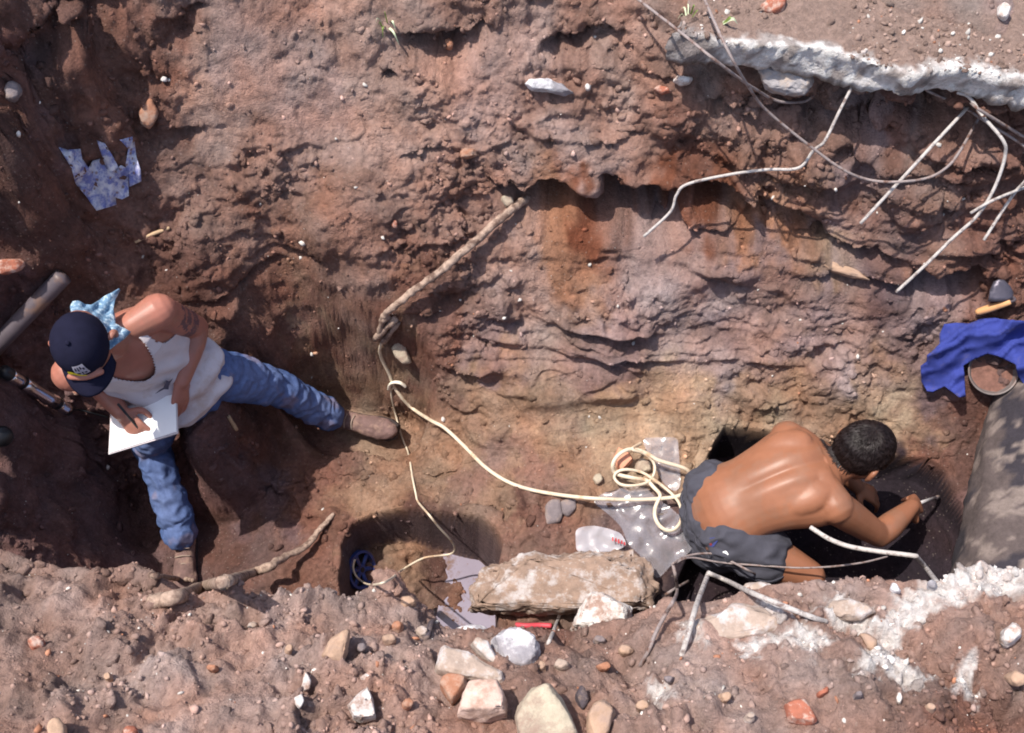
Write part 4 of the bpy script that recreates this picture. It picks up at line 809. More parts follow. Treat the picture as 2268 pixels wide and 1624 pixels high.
# bowl under the garment
bc = at(2200, 822, .03); bn_ = (Vector((-.15, -.45, .9))).normalized(); bx_ = bn_.orthogonal().normalized(); by_ = bn_.cross(bx_)
prof = [(.0, -.05), (.045, -.05), (.068, -.035), (.082, .0), (.086, .004), (.082, .006), (.077, .0), (.064, -.03), (.0, -.034)]
V = []; Fc = []; ns = 40
for (r, hh_) in prof:
    for k in range(ns):
        th = 2*math.pi*k/ns; V.append(bc + bx_*(r*math.cos(th)) + by_*(r*math.sin(th)) + bn_*hh_)
for i in range(len(prof)-1):
    for k in range(ns): Fc.append((i*ns+k, i*ns+(k+1) % ns, (i+1)*ns+(k+1) % ns, (i+1)*ns+k))
bowl = empty('metal_bowl', bc); tag(bowl, 'metal bowl of soil half covered by the blue garment', 'bowl')
adopt(bowl, pyd('bowl', V, Fc, mat('dull_tin', srgb(120, 112, 110), .6, .25, 30, .2, 100, metal=.4, dirt=srgb(120, 92, 80), dirt_amt=.45, dirt_scale=20)))
V = [bc + bn_*-.014]; Fc = []
for j in range(1, 7):
    for k in range(28):
        th = 2*math.pi*k/28; p = bc + bx_*(.074*j/6*math.cos(th)) + by_*(.074*j/6*math.sin(th)) + bn_*-.014
        V.append(p + bn_*(.008*mnoise.noise(p*60)+.006*mnoise.noise(p*25)))
for k in range(28): Fc.append((0, 1+k, 1+(k+1) % 28))
for j in range(5):
    for k in range(28): Fc.append((1+j*28+k, 1+(j+1)*28+k, 1+(j+1)*28+(k+1) % 28, 1+j*28+(k+1) % 28))
adopt(bowl, pyd('soil', V, Fc, mat('bowl_soil', C['brown'], .95, .3, 60, .8, 200)))
# trowel
a_, b_ = at(2163, 692, .03), at(2238, 669, .03)
tw = empty('trowel', a_); tag(tw, 'trowel with a pale wooden handle lying above the blue garment', 'trowel')
V, Fc = tube_geo([a_.lerp(b_, t) for t in (0, .08, .3, .55, .8, .95, 1)], [.010, .0125, .0135, .0130, .0115, .010, .008], 16)
adopt(tw, pyd('handle', V, Fc, mat('handle_wood', srgb(212, 160, 110), .6, .15, 20, .1, 100)))
V, Fc = tube_geo(catmull([b_, at(2248, 664, .03), at(2240, 656, .03)], 4), .005, 8); adopt(tw, pyd('tang', V, Fc, M_dark))
bl = grid_poly([(2187,668),(2191,642),(2199,624),(2210,618),(2222,620),(2236,634),(2243,648),(2240,664),(2215,668)], 8)
pl = at(2215, 645, .02); pn_ = Vector((-.2, -.55, .8)).normalized()
V = []
for x, y in bl[0]:
    d = ray(x, y); p = CAM + d*((pl-CAM).dot(pn_)/d.dot(pn_)); V.append(p + pn_*.012*math.cos((x-2215)/32))
ob = pyd('blade', V, bl[1], mat('worn_steel', srgb(92, 88, 98), .35, .2, 30, .2, 120, metal=.6)); s_ = ob.modifiers.new('t', 'SOLIDIFY'); s_.thickness = .003; adopt(tw, ob)

# ---------------------------------------------------------------- pump and puddle in the round hole
pc = at(800, 1262, .04); pax = Vector((.80, -.25, .50)).normalized(); pu = Vector((0, .45, .85)); pu = (pu-pax*pu.dot(pax)).normalized(); pv = pax.cross(pu)
M_pump = mat('blue_pump_paint', srgb(48, 66, 128), .45, .15, 25, .1, 100, dirt=srgb(96, 70, 58), dirt_amt=.3, dirt_scale=20)
pump = empty('pump', pc); tag(pump, 'round blue perforated pump standing in the left side of the hole', 'pump')
def disc(name, r0, r1, d0, d1, m, off=(0, 0), ns=36):
    V = []; Fc = []
    for (r, d_) in ((r0, d0), (r1, d0), (r1, d1), (r0, d1)):
        for k in range(ns):
            th = 2*math.pi*k/ns; V.append(pc + pu*(off[0]+r*math.cos(th)) + pv*(off[1]+r*math.sin(th)) + pax*d_)
    for i in range(4):
        j = (i+1) % 4
        for k in range(ns): Fc.append((i*ns+k, i*ns+(k+1) % ns, j*ns+(k+1) % ns, j*ns+k))
    o_ = pyd(name, V, Fc, m, None, False); adopt(pump, o_)
disc('rim', .062, .072, -.045, .008, M_pump); disc('back_plate', .0, .064, -.02, -.012, M_black); disc('hub', .0, .018, -.012, .006, M_pump); disc('hub_bore', .0, .010, .006, .008, M_black)
for k in range(6):
    th = k*math.pi/3; t0 = pu*math.cos(th)+pv*math.sin(th)
    V, Fc = tube_geo([pc+t0*.012, pc+t0*.066], .006, 8, side=tuple(t0.cross(pax)), ratio=1.5); adopt(pump, pyd('spoke', V, Fc, M_pump))
wz = -0.30
wv = [tuple(U(x, y, wz)) for x, y in ((830,1170),(1125,1190),(1140,1260),(1100,1400),(900,1410),(830,1330))]
f_ = grid_poly([p[:2] for p in wv], .02)
wm = mat('cloudy_water', srgb(140, 132, 146), .12, .08, 8, .05, 60, spec=.5, dirt=srgb(120, 98, 90), dirt_amt=.25, dirt_scale=14)
o = pyd('puddle', [(x, y, wz) for x, y in f_[0]], f_[1], wm, None, True); o['kind'] = 'structure'; o['label'] = 'cloudy grey water in the right side of the round hole'

# ---------------------------------------------------------------- plants
M_leaf = mat('grass_leaf', srgb(128, 150, 74), .6, .15, 30, .05, 100); M_leafp = mat('pale_leaf', srgb(196, 206, 170), .6, .1, 30, .05, 100)
def blades(lst, lab, loc):
    g = empty('grass_tuft', at(*loc)); tag(g, lab, 'grass')
    for i, (x0, y0, x1, y1, w_) in enumerate(lst):
        a = at(x0, y0, .0); c_ = at(x1, y1, .03); mid = a.lerp(c_, .55)+Vector((0, -.01, .03)); P = catmull([a, mid, c_], 4); V = []
        sd_ = (c_-a).cross(ray(x0, y0)).normalized()
        for k, p in enumerate(P):
            w = w_*(1-(k/(len(P)-1))**2*.9); V += [Vector(p)-sd_*w, Vector(p)+ray(x0, y0)*w*.4, Vector(p)+sd_*w]
        Fc = []
        for k in range(len(P)-1): Fc += [(k*3, k*3+1, k*3+4, k*3+3), (k*3+1, k*3+2, k*3+5, k*3+4)]
        adopt(g, pyd('blade', V, Fc, M_leafp if i % 2 == 0 else M_leaf))
blades([(862,62,884,100,.004),(852,58,848,84,.003),(866,48,876,66,.004),(850,66,838,56,.003),(846,50,832,52,.002),(858,52,852,28,.002)], 'small tuft of pale grass beside the dark hollow at the top', (858, 60))
blades([(1520,36,1506,22,.003),(1530,32,1536,16,.003),(1524,34,1518,12,.002),(1532,40,1548,30,.002),(1516,40,1500,44,.002)], 'sparse green weed at the left end of the concrete slab', (1522, 34))
blades([(1600,52,1634,54,.006),(1602,54,1622,46,.004)], 'single green leaf on the sandy ground by the concrete slab', (1606, 52))
# ---------------------------------------------------------------- people
def joint(par, px, py, L, near):
    d = ray(px, py); oc = CAM-par; b_ = oc.dot(d); c_ = oc.dot(oc)-L*L; D_ = b_*b_-c_
    t = -b_ if D_ < 0 else (-b_-math.sqrt(D_) if near else -b_+math.sqrt(D_))
    return CAM + d*t
def bone(pts, rad, side=None, ratio=None, seg=18, n=5):
    """closed tapered tube with rounded ends through pts"""
    k = len(pts)
    rows = [list(p)+[rad[i] if hasattr(rad, '__len__') else rad, ratio[i] if ratio is not None and hasattr(ratio, '__len__') else (ratio or 1.0)] for i, p in enumerate(pts)]
    R_ = catmull(rows, n) if k > 2 else [np.array(rows[0])*(1-t)+np.array(rows[1])*t for t in np.linspace(0, 1, n+1)]
    P = [Vector(r[:3]) for r in R_]; rr = [max(r[3], .002) for r in R_]; ra = [r[4] for r in R_]
    t0 = (P[0]-P[1]).normalized(); t1 = (P[-1]-P[-2]).normalized(); A = []; Bq = []
    for a in (78, 55, 28):
        c_, s_ = math.cos(math.radians(a)), math.sin(math.radians(a))
        A.append((P[0]+t0*rr[0]*s_, rr[0]*c_, ra[0])); Bq.append((P[-1]+t1*rr[-1]*s_, rr[-1]*c_, ra[-1]))
    Q = A + list(zip(P, rr, ra)) + Bq[::-1]
    return tube_geo([q_[0] for q_ in Q], [q_[1] for q_ in Q], seg, side=side, ratio=[q_[2] for q_ in Q])
def ball(c_, rx, ry, rz, X_, Y_, Z_, seg=16):
    V = []; Fc = []; rows = 10
    for i in range(rows+1):
        ph = math.pi*(i/rows)*.98+.01*math.pi
        for j in range(seg):
            th = 2*math.pi*j/seg
            V.append(c_ + X_*(rx*math.sin(ph)*math.cos(th)) + Y_*(ry*math.sin(ph)*math.sin(th)) + Z_*(rz*math.cos(ph)))
    for i in range(rows):
        for j in range(seg): Fc.append((i*seg+j, (i+1)*seg+j, (i+1)*seg+(j+1) % seg, i*seg+(j+1) % seg))
    Fc.append(tuple(range(seg))); Fc.append(tuple(reversed(range(rows*seg, rows*seg+seg))))
    return V, Fc
def fuse(parts, voxel, smooth=4, fac=.5):
    V = []; Fc = []
    for v, f in parts:
        o_ = len(V); V += [tuple(x) for x in v]; Fc += [tuple(i+o_ for i in t) for t in f]
    me_ = bpy.data.meshes.new('tmp'); me_.from_pydata(V, [], Fc); me_.update()
    bm = bmesh.new(); bm.from_mesh(me_); bmesh.ops.recalc_face_normals(bm, faces=bm.faces[:]); bm.to_mesh(me_); bm.free()
    ob = bpy.data.objects.new('tmp', me_); COL.objects.link(ob)
    r = ob.modifiers.new('r', 'REMESH'); r.mode = 'VOXEL'; r.voxel_size = voxel
    if smooth: s_ = ob.modifiers.new('s', 'SMOOTH'); s_.iterations = smooth; s_.factor = fac
    dg = bpy.context.evaluated_depsgraph_get(); res = bpy.data.meshes.new_from_object(ob.evaluated_get(dg))
    bpy.data.objects.remove(ob); return res
def mesh_np(me_):
    a = np.empty(len(me_.vertices)*3, dtype=np.float32); me_.vertices.foreach_get('co', a); a = a.reshape(-1, 3).astype(float)
    n_ = np.empty(len(me_.vertices)*3, dtype=np.float32); me_.vertex_normals.foreach_get('vector', n_); return a, n_.reshape(-1, 3).astype(float)
def put(me_, co):
    me_.vertices.foreach_set('co', co.astype(np.float32).ravel()); me_.update()
def axes(up, fwd):
    u = Vector(up).normalized(); f_ = Vector(fwd); f_ = (f_-u*f_.dot(u)).normalized(); return f_.cross(u).normalized(), f_, u   # right-hand side, forward, up
def head_parts(c_, up, fwd, neck):
    Xr, Fw, Up_ = axes(up, fwd)
    p = [ball(c_+Up_*.022-Fw*.008, .076, .097, .092, Xr, Fw, Up_), ball(c_-Up_*.035+Fw*.022, .060, .070, .075, Xr, Fw, Up_),
         ball(c_-Up_*.082+Fw*.045, .040, .040, .030, Xr, Fw, Up_), bone([neck, c_-Up_*.03-Fw*.025], [.060, .056])]
    p.append(bone([c_+Up_*.012+Fw*.088, c_-Up_*.028+Fw*.112, c_-Up_*.036+Fw*.098], [.009, .013, .010], n=3))     # nose
    p.append(bone([c_+Up_*.030+Fw*.083-Xr*.045, c_+Up_*.034+Fw*.092, c_+Up_*.030+Fw*.083+Xr*.045], .010, n=3))     # brow
    p.append(bone([c_-Up_*.058+Fw*.086-Xr*.022, c_-Up_*.058+Fw*.094, c_-Up_*.058+Fw*.086+Xr*.022], .008, n=3))     # lips
    for s_ in (-1, 1):                                                                                          # ears
        e = c_+Xr*(s_*.078)-Up_*.012-Fw*.012
        p.append(bone([e-Up_*.030+Fw*.004, e-Up_*.010+Xr*(s_*.010)-Fw*.008, e+Up_*.018+Xr*(s_*.012)-Fw*.012, e+Up_*.030+Xr*(s_*.006)+Fw*.002], [.007, .009, .011, .008], n=3))
    return p
def hand_parts(w_, d_, n_, thumb, curl, s=1.0, spread=.0, grip=.35):
    """w_ wrist, d_ along the hand, n_ out of the back of the hand, thumb = +1/-1 side"""
    d_ = Vector(d_).normalized(); n_ = Vector(n_); n_ = (n_-d_*n_.dot(d_)).normalized(); x_ = d_.cross(n_)*thumb
    L = [.040, .045, .042, .033]; parts = []
    parts.append(bone([w_-d_*.01, w_+d_*.03*s, w_+d_*.065*s, w_+d_*.085*s], [.019*s, .017*s, .016*s, .013*s], side=tuple(x_), ratio=[1.45, 2.0, 2.45, 2.6], seg=18, n=3))
    for i, off in enumerate((.030, .010, -.010, -.029)):
        b0 = w_ + d_*(.084-abs(off-.005)*.12)*s + x_*off*s; ang = 0.; P = [b0-d_*.015*s, b0]; dirv = (d_ + x_*(off*spread*8)).normalized(); pos = b0
        for k, ll in enumerate((L[i], L[i]*.62, L[i]*.52)):
            ang += curl[i]*(0.8, 1.1, .8)[k]
            dd = dirv*math.cos(ang) - n_*math.sin(ang); pos = pos + dd*ll*s; P.append(pos)
        parts.append(bone(P, [.0095*s, .0098*s, .0090*s, .0082*s, .0068*s], n=3, seg=12))
    t0 = w_ + d_*.020*s + x_*.026*s - n_*.006*s
    t1 = t0 + (d_*.55 + x_*.75 - n_*.35).normalized()*.038*s
    t2 = t1 + (d_*.85 + x_*(.45-grip) - n_*.45).normalized()*.032*s
    t3 = t2 + (d_*.9 - x_*(grip*.7) - n_*.4).normalized()*.026*s
    parts.append(bone([t0, t1, t2, t3], [.0135*s, .0125*s, .0105*s, .0085*s], n=3, seg=12))
    return parts
def skin(name, c_, c2):
    m = mat(name, rough=.42, var=.10, vscale=14, bump=.12, bscale=260, attr='Col', spec=.35, sss=.06, bdist=.0015); return m
M_skin = skin('tanned_skin', None, None)
def region_shell(name, me_, mask, off, material, wr=0.0, thick=.003, parent=None):
    co, no = mesh_np(me_); keep = mask(co, no)
    f = [tuple(p.vertices) for p in me_.polygons if all(keep[i] for i in p.vertices)]
    us = sorted({i for t in f for i in t}); mp = {i: k for k, i in enumerate(us)}
    c2 = co[us] + no[us]*(off + (wr*fbm(co[us], 30, 3))[:, None] if wr else off)
    o_ = pyd(name, [Vector(c) for c in c2], [tuple(mp[i] for i in t) for t in f], material)
    s_ = o_.modifiers.new('t', 'SOLIDIFY'); s_.thickness = thick; s_.offset = -1
    if parent: adopt(parent, o_)
    return o_
def boot(parent, ankle, toe, up, leg):
    leg = Vector(leg).normalized()
    ax_ = (toe-ankle); up = Vector(up); f_ = (ax_-up*ax_.dot(up)).normalized(); x_ = f_.cross(up).normalized(); u = x_.cross(f_).normalized()
    heel = ankle - u*.075 - f_*.045; L = .275
    prof = [(0, .030, .034, .05), (.06, .036, .040, .055), (.12, .038, .036, .045), (.18, .044, .030, .034), (.23, .043, .027, .028), (.262, .030, .022, .024)]
    parts = [bone([heel+f_*p[0]+u*p[2] for p in prof], [p[2] for p in prof], side=tuple(x_), ratio=[p[1]/p[2] for p in prof], seg=20),
             bone([ankle-u*.04+f_*.0, ankle+leg*.02, ankle+leg*.085], [.048, .044, .042], side=tuple(x_), ratio=[.82, .9, .95])]
    me_ = fuse(parts, .005, 5); co, no = mesh_np(me_)
    co += no*(0.0035*fbm(co, 30, 3))[:, None]; put(me_, co)
    b_ = link('boot', me_, mat('worn_leather', srgb(112, 88, 84), .8, .3, 30, .5, 160, dirt=srgb(150, 122, 108), dirt_amt=.5, dirt_scale=14)); adopt(parent, b_)
    sp_ = [(-.012, .030), (.03, .036), (.08, .036), (.13, .038), (.19, .046), (.24, .044), (.275, .028)]
    V = []; Fc = []
    ring = [heel+f_*a+x_*w for a, w in sp_] + [heel+f_*a-x_*w for a, w in reversed(sp_)]
    n_ = len(ring); V = [p+u*.006 for p in ring] + [p-u*.016 for p in ring]
    Fc = [tuple(range(n_)), tuple(reversed(range(n_, 2*n_)))] + [(i, i+n_, (i+1) % n_+n_, (i+1) % n_) for i in range(n_)]
    so = pyd('sole', V, Fc, mat('dark_rubber', srgb(60, 50, 50), .9, .2, 40, .3, 120), None, False); so.parent = b_
    for k in range(5):
        c_ = heel+f_*(.085+.026*k)+u*(.088-.0125*k)
        V, Fc = tube_geo(catmull([c_-x_*.028-u*.008, c_+u*.004, c_+x_*.028-u*.008], 4), .0028, 6)
        la = pyd('lace', V, Fc, mat('lace', srgb(150, 132, 120), .9, .1, 30, .1, 100)); la.parent = b_
    return b_

# ---- the seated man drawing on a board
Pv = U(395, 850, .45); Nk = joint(Pv, 240, 750, .45, True); sp = (Nk-Pv).normalized()
Sc = Nk - sp*.04; d = ray(352, 692); SLp = CAM + d*((Sc-CAM).dot(sp)/d.dot(sp)); lat = (SLp-Sc).normalized()     # towards his left arm
frt = lat.cross(sp).normalized()
if frt.y > 0: frt = -frt
SL = Sc + lat*.162; SR = Sc - lat*.162
HL = Pv + lat*.082; HR = Pv - lat*.082
KL = joint(HL, 612, 858, .37, False); AL = joint(KL, 745, 926, .355, False)
KR = joint(HR, 335, 985, .34, False); AR = joint(KR, 402, 1188, .365, False)
EL = joint(SL, 434, 726, .26, False); WL = U(402, 846, .60)
ER = joint(SR, 192, 815, .25, False); WR = U(268, 914, .575)
Hc = U(184, 766, 1.0); hup = Vector((.02, -.50, .86)); hfw = Vector((.16, -.85, -.5))
man = empty('person', (Pv.x, Pv.y, .3))
tag(man, 'man in navy cap, white tank top and jeans seated drawing on a pad', 'person')
def torso_pt(t, s_=0., f_=0.):
    bend = math.sin(math.pi*min(max(t, 0), 1))*-.03
    return Pv.lerp(Nk, t) + lat*s_ + frt*(f_+bend)
TP = [(-.16, .145, .100), (0, .150, .104), (.2, .138, .095), (.4, .142, .096), (.6, .156, .104), (.78, .166, .098), (.90, .148, .078), (.97, .095, .062), (1.03, .060, .055)]
parts = [bone([torso_pt(t) for t, a, b_ in TP], [b_ for t, a, b_ in TP], side=tuple(lat), ratio=[a/b_ for t, a, b_ in TP], seg=28)]
parts += head_parts(Hc-hup*.012, hup, hfw, Nk+frt*.01)
for S_, E_, W_ in ((SL, EL, WL), (SR, ER, WR)):
    parts.append(bone([S_, S_.lerp(E_, .35), S_.lerp(E_, .75), E_], [.056, .052, .046, .040]))
    parts.append(bone([E_, E_.lerp(W_, .3), E_.lerp(W_, .75), W_], [.041, .045, .034, .027]))
    parts.append(bone([Sc.lerp(S_, .45)+sp*.02, S_+sp*.005], [.045, .058]))
dL = (U(398, 900, .53)-WL); parts += hand_parts(WL, dL, Vector((.75, -.1, .65)), -1, (.35, .30, .32, .4), .92, .0, .1)
dR = (U(300, 948, .545)-WR); parts += hand_parts(WR, dR, Vector((-.55, -.25, .8)), -1, (.45, .6, .75, .85), .92, .0, .5)
for H_, K_, A_ in ((HL, KL, AL), (HR, KR, AR)):
    parts.append(bone([H_, H_.lerp(K_, .5), K_, K_.lerp(A_, .35), A_], [.080, .068, .050, .048, .035]))
me_ = fuse(parts, .0042, 5)
co, no = mesh_np(me_)
sk = np.array(srgb(164, 108, 92)); cols = np.tile(sk, (len(co), 1)); cols *= (1+.08*fbm(co, 18, 3))[:, None]
cols[:, 1:] *= (1-.06*np.clip(fbm(co, 9, 2, off=5), 0, 1))[:, None]
t0 = np.array(SL.lerp(EL, .42)); axn = np.array((EL-SL).normalized())
al = (co-np.array(SL))@axn; rad_ = np.linalg.norm(co-np.array(SL)-al[:, None]*axn, axis=1)
tn = fbm(co, 48, 2, off=11)
tat = ((al > .055) & (al < .125) & (rad_ < .075) & (tn > -.12) & ((co-np.array(SL))@np.array(lat) > .012)) | ((al > .14) & (al < .185) & (rad_ < .07) & (np.abs(tn) > .06))
cols[tat] = cols[tat]*.25 + np.array(srgb(60, 58, 80))*.6
dst = sstep(.12, .5, fbm(co, 10, 4, .6, off=33))[:, None]*.28; cols = cols*(1-dst)+np.array(srgb(140, 108, 92))*dst
set_col(me_, cols); body = link('body', me_, M_skin); adopt(man, body)
# jeans
def leg_cloth(H_, K_, A_, ph):
    pts = []; rr = []
    for i in range(34):
        t = i/33; P = H_.lerp(K_, t*2) if t < .5 else K_.lerp(A_, (t-.5)*2)
        base = np.interp(t, [0, .25, .5, .75, 1], [.090, .079, .062, .059, .058])
        wr = np.interp(t, [0, .3, .5, .7, .9, 1], [.01, .02, .07, .05, .12, .13])
        pts.append(P + Vector((mnoise.noise(Vector((t*9, ph, 0))), mnoise.noise(Vector((t*9, ph, 4))), mnoise.noise(Vector((t*9, ph, 8)))))*.012*wr/.07); rr.append(base*(1+wr*.6*math.sin(t*60+ph)))
    return bone(pts, rr, seg=26, n=2)
jp = [leg_cloth(HL, KL, KL.lerp(AL, .90), 1.), leg_cloth(HR, KR, KR.lerp(AR, .95), 4.),
      bone([torso_pt(-.16), torso_pt(0), torso_pt(.12)], [.106, .104, .094], side=tuple(lat), ratio=[1.36, 1.36, 1.38], seg=28)]
jm = fuse(jp, .0055, 5); co, no = mesh_np(jm)
def legax(co, A_, B_):
    a = np.array(A_); ab = np.array(B_)-a; t = np.clip((co-a)@ab/(ab@ab), 0, 1); return t, np.linalg.norm(co-a-t[:, None]*ab, axis=1)
wr = fbm(co*np.array([1, 1, 1]), 11, 3, off=3)
ridg = 1-np.abs(fbm(co + .02*fbm(co, 9, 2, off=8)[:, None], 16, 2, off=44))*2
co += no*(0.006*wr + 0.0075*np.clip(ridg, -.5, 1))[:, None]; put(jm, co)
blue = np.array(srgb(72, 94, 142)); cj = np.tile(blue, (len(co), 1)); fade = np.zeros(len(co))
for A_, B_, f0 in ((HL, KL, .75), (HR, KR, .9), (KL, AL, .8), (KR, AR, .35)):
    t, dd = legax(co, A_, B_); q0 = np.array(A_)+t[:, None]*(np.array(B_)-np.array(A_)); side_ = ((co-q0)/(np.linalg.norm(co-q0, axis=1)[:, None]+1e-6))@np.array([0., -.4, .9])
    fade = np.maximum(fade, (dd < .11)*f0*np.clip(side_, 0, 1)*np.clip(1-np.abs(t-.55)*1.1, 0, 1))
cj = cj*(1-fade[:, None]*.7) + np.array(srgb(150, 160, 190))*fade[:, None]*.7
mud = sstep(.12, .5, fbm(co, 10, 3, off=70)); cj = cj*(1-.32*mud[:, None]) + np.array(srgb(150, 122, 112))*.32*mud[:, None]
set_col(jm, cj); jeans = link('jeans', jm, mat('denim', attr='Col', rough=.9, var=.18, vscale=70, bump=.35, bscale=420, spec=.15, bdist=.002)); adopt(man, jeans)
cuff = empty('x'); bpy.data.objects.remove(cuff)
boot(man, AL+(AL-KL).normalized()*.01, U(872, 955, AL.z-.02), (KL-AL).normalized()*.45+Vector((-.12, -.5, .75)), KL-AL)
boot(man, AR+(AR-KR).normalized()*.01, U(412, 1285, AR.z-.08), Vector((0., -.1, .99)), KR-AR)
# tank top: loose lofted shirt with scooped neck and arm holes
V = []; ncol = 180; nrow = 150; SF = []
for i in range(nrow+1):
    t = -.10 + 1.13*i/nrow
    a = np.interp(t, [p[0] for p in TP], [p[1] for p in TP]); b_ = np.interp(t, [p[0] for p in TP], [p[2] for p in TP])
    slack = np.interp(t, [-.1, .1, .35, .6, .8, 1.03], [.034, .032, .020, .010, .006, .005])
    for j in range(ncol):
        th = 2*math.pi*j/ncol; c_, s_ = math.cos(th), math.sin(th)
        w = .015*(np.interp(t, [-.1, .5, .8], [1.0, .8, .1]))*(mnoise.noise(Vector((c_*2.2, s_*2.2, t*7+2*c_)))+.6*math.sin(9*t*np.interp(t, [0, .6], [4, 2.2])+3.2*c_+1.5)*np.interp(t, [-.1, .1, .5, .7], [.9, 1, .5, 0]))
        a2 = a+slack+w; b2 = b_+slack+w
        V.append(torso_pt(t) + lat*(a2*c_) + frt*(b2*s_)); SF.append((t, a2*c_, b2*s_))
Fc = []
for i in range(nrow):
    for j in range(ncol): Fc.append((i*ncol+j, i*ncol+(j+1) % ncol, (i+1)*ncol+(j+1) % ncol, (i+1)*ncol+j))
def keep_(k):
    t, s_, f_ = SF[k]; s_ = abs(s_)
    if t > .985: return False
    lim = np.interp(t, [.55, .66, .75, .84, 1.03], [.30, .150, .118, .104, .104])
    if s_ > lim: return False
    if f_ > 0 and t > .60 + .30*min(1, (s_/.074))**2.2: return s_ > .074 if t > .9 else False
    if f_ <= 0 and t > .84 and s_ < .062: return False
    return True
kp = [keep_(k) for k in range(len(V))]
tank = pyd('tank_top', V, [f for f in Fc if all(kp[i] for i in f)], mat('white_cotton', srgb(206, 197, 200), .9, .06, 20, .2, 400, dirt=srgb(190, 172, 166), dirt_amt=.25, dirt_scale=7))
s_ = tank.modifiers.new('t', 'SOLIDIFY'); s_.thickness = .003; s_.offset = 1; adopt(man, tank)
# dark print on the chest: a small spread-winged mark
def chest(t, s_):
    a = np.interp(t, [p[0] for p in TP], [p[1] for p in TP])+.02; b_ = np.interp(t, [p[0] for p in TP], [p[2] for p in TP])+.028
    return torso_pt(t) + lat*s_ + frt*(b_*math.sqrt(max(0, 1-(s_/a)**2)))
mk = [(-.040, .395), (-.018, .415), (-.004, .412), (.012, .445), (.022, .470), (.024, .430), (.040, .422), (.024, .405), (.012, .385), (.000, .350), (-.008, .385), (-.022, .392)]
pyd('chest_print', [chest(t+.02, s_+.006) for s_, t in mk], [tuple(range(len(mk)))], mat('dark_print', srgb(84, 82, 98), .9, .2, 30, 0), tank, False)
# cap
Xr, Fw, Uh = axes(hup, hfw); cap = None; V = []; Fc = []; ns = 48; nr = 16
cc = Hc + Uh*.020 - Fw*.006
for i in range(nr+1):
    ph = math.radians(4+ (98-4)*i/nr)
    for j in range(ns):
        th = 2*math.pi*j/ns; r = math.sin(ph)**.85
        sx, sy = math.cos(th), math.sin(th); seam = 1-.012*max(0, math.cos(6*th))**18
        V.append(cc + Xr*(.080*r*sx*seam) + Fw*(.094*r*sy*seam) + Uh*(.095*math.cos(ph)**(1.0 if math.cos(ph) > 0 else 1) if math.cos(ph) > 0 else .100*math.cos(ph)))
for i in range(nr):
    for j in range(ns): Fc.append((i*ns+j, (i+1)*ns+j, (i+1)*ns+(j+1) % ns, i*ns+(j+1) % ns))
Fc.append(tuple(range(ns)))
M_navy = mat('navy_twill', srgb(28, 28, 46), .9, .15, 30, .35, 380, spec=.1)
cap = pyd('cap', V, Fc, M_navy); s_ = cap.modifiers.new('t', 'SOLIDIFY'); s_.thickness = .003; adopt(man, cap)
V = []; Fc = []; nj = 24; ni = 8
for i in range(ni+1):
    for j in range(nj+1):
        th = math.radians(-66+132*j/nj); u = i/ni
        ox = math.sin(th); oy = math.cos(th)
        reach = .060*max(0., math.cos(th*1.12))**.55
        V.append(cc + Xr*(.082*ox*(1+.06*u)) + Fw*(.096*oy + u*reach) + Uh*(-.004 - .030*ox*ox - .012*u*u - .004*u))
for i in range(ni):
    for j in range(nj): Fc.append((i*(nj+1)+j, i*(nj+1)+j+1, (i+1)*(nj+1)+j+1, (i+1)*(nj+1)+j))
vis = pyd('visor', V, Fc, M_navy); s_ = vis.modifiers.new('t', 'SOLIDIFY'); s_.thickness = .004; vis.parent = cap
v_, f_ = ball(cc+Uh*.101, .007, .007, .004, Xr, Fw, Uh, 12); bt = pyd('button', v_, f_, M_navy); bt.parent = cap
def on_cap(a, e, off=.0035):
    a = -a
    """a sideways angle from the front, e elevation"""
    ph = math.radians(90-e); th = math.radians(90-a); r = math.sin(ph)**.85
    p = cc + Xr*(.080*r*math.cos(th)) + Fw*(.094*r*math.sin(th)) + Uh*(.095*math.cos(ph)); n_ = (p-cc).normalized(); return p + n_*off
def patch(name, a0, a1, e0, e1, m, na=6, off=.0035, shape=None):
    V = []; Fc = []
    for i in range(na+1):
        for j in range(na+1):
            a = a0+(a1-a0)*i/na; e = e0+(e1-e0)*j/na
            if shape: a, e = shape(i/na, j/na)
            V.append(on_cap(a, e, off))
    for i in range(na):
        for j in range(na): Fc.append((i*(na+1)+j, (i+1)*(na+1)+j, (i+1)*(na+1)+j+1, i*(na+1)+j+1))
    o_ = pyd(name, V, Fc, m); o_.parent = cap; return o_
patch('badge', -8, 22, 22, 50, mat('pale_badge', srgb(168, 164, 176), .8, .25, 160, .2, 200))
M_ink = mat('badge_ink', srgb(40, 38, 58), .8, .1, 30, 0)
for a0, a1, e0, e1 in ((-4, 0, 38, 46), (3, 6, 36, 47), (9, 13, 40, 47), (15, 19, 36, 42), (-3, 4, 27, 31), (7, 10, 25, 33), (13, 18, 26, 30)): patch('badge_letter', a0, a1, e0, e1, M_ink, 2, .0046)
patch('badge_figure', 0, 1, 0, 1, mat('yellow_thread', srgb(226, 206, 40), .8, .1, 40, .2, 200), 10, .0046, lambda u, v: (-24+34*u, 28+10*math.sin(u*3.0)*(1-u)*1.2-12*u+ (v-.5)*(11-7*u)))
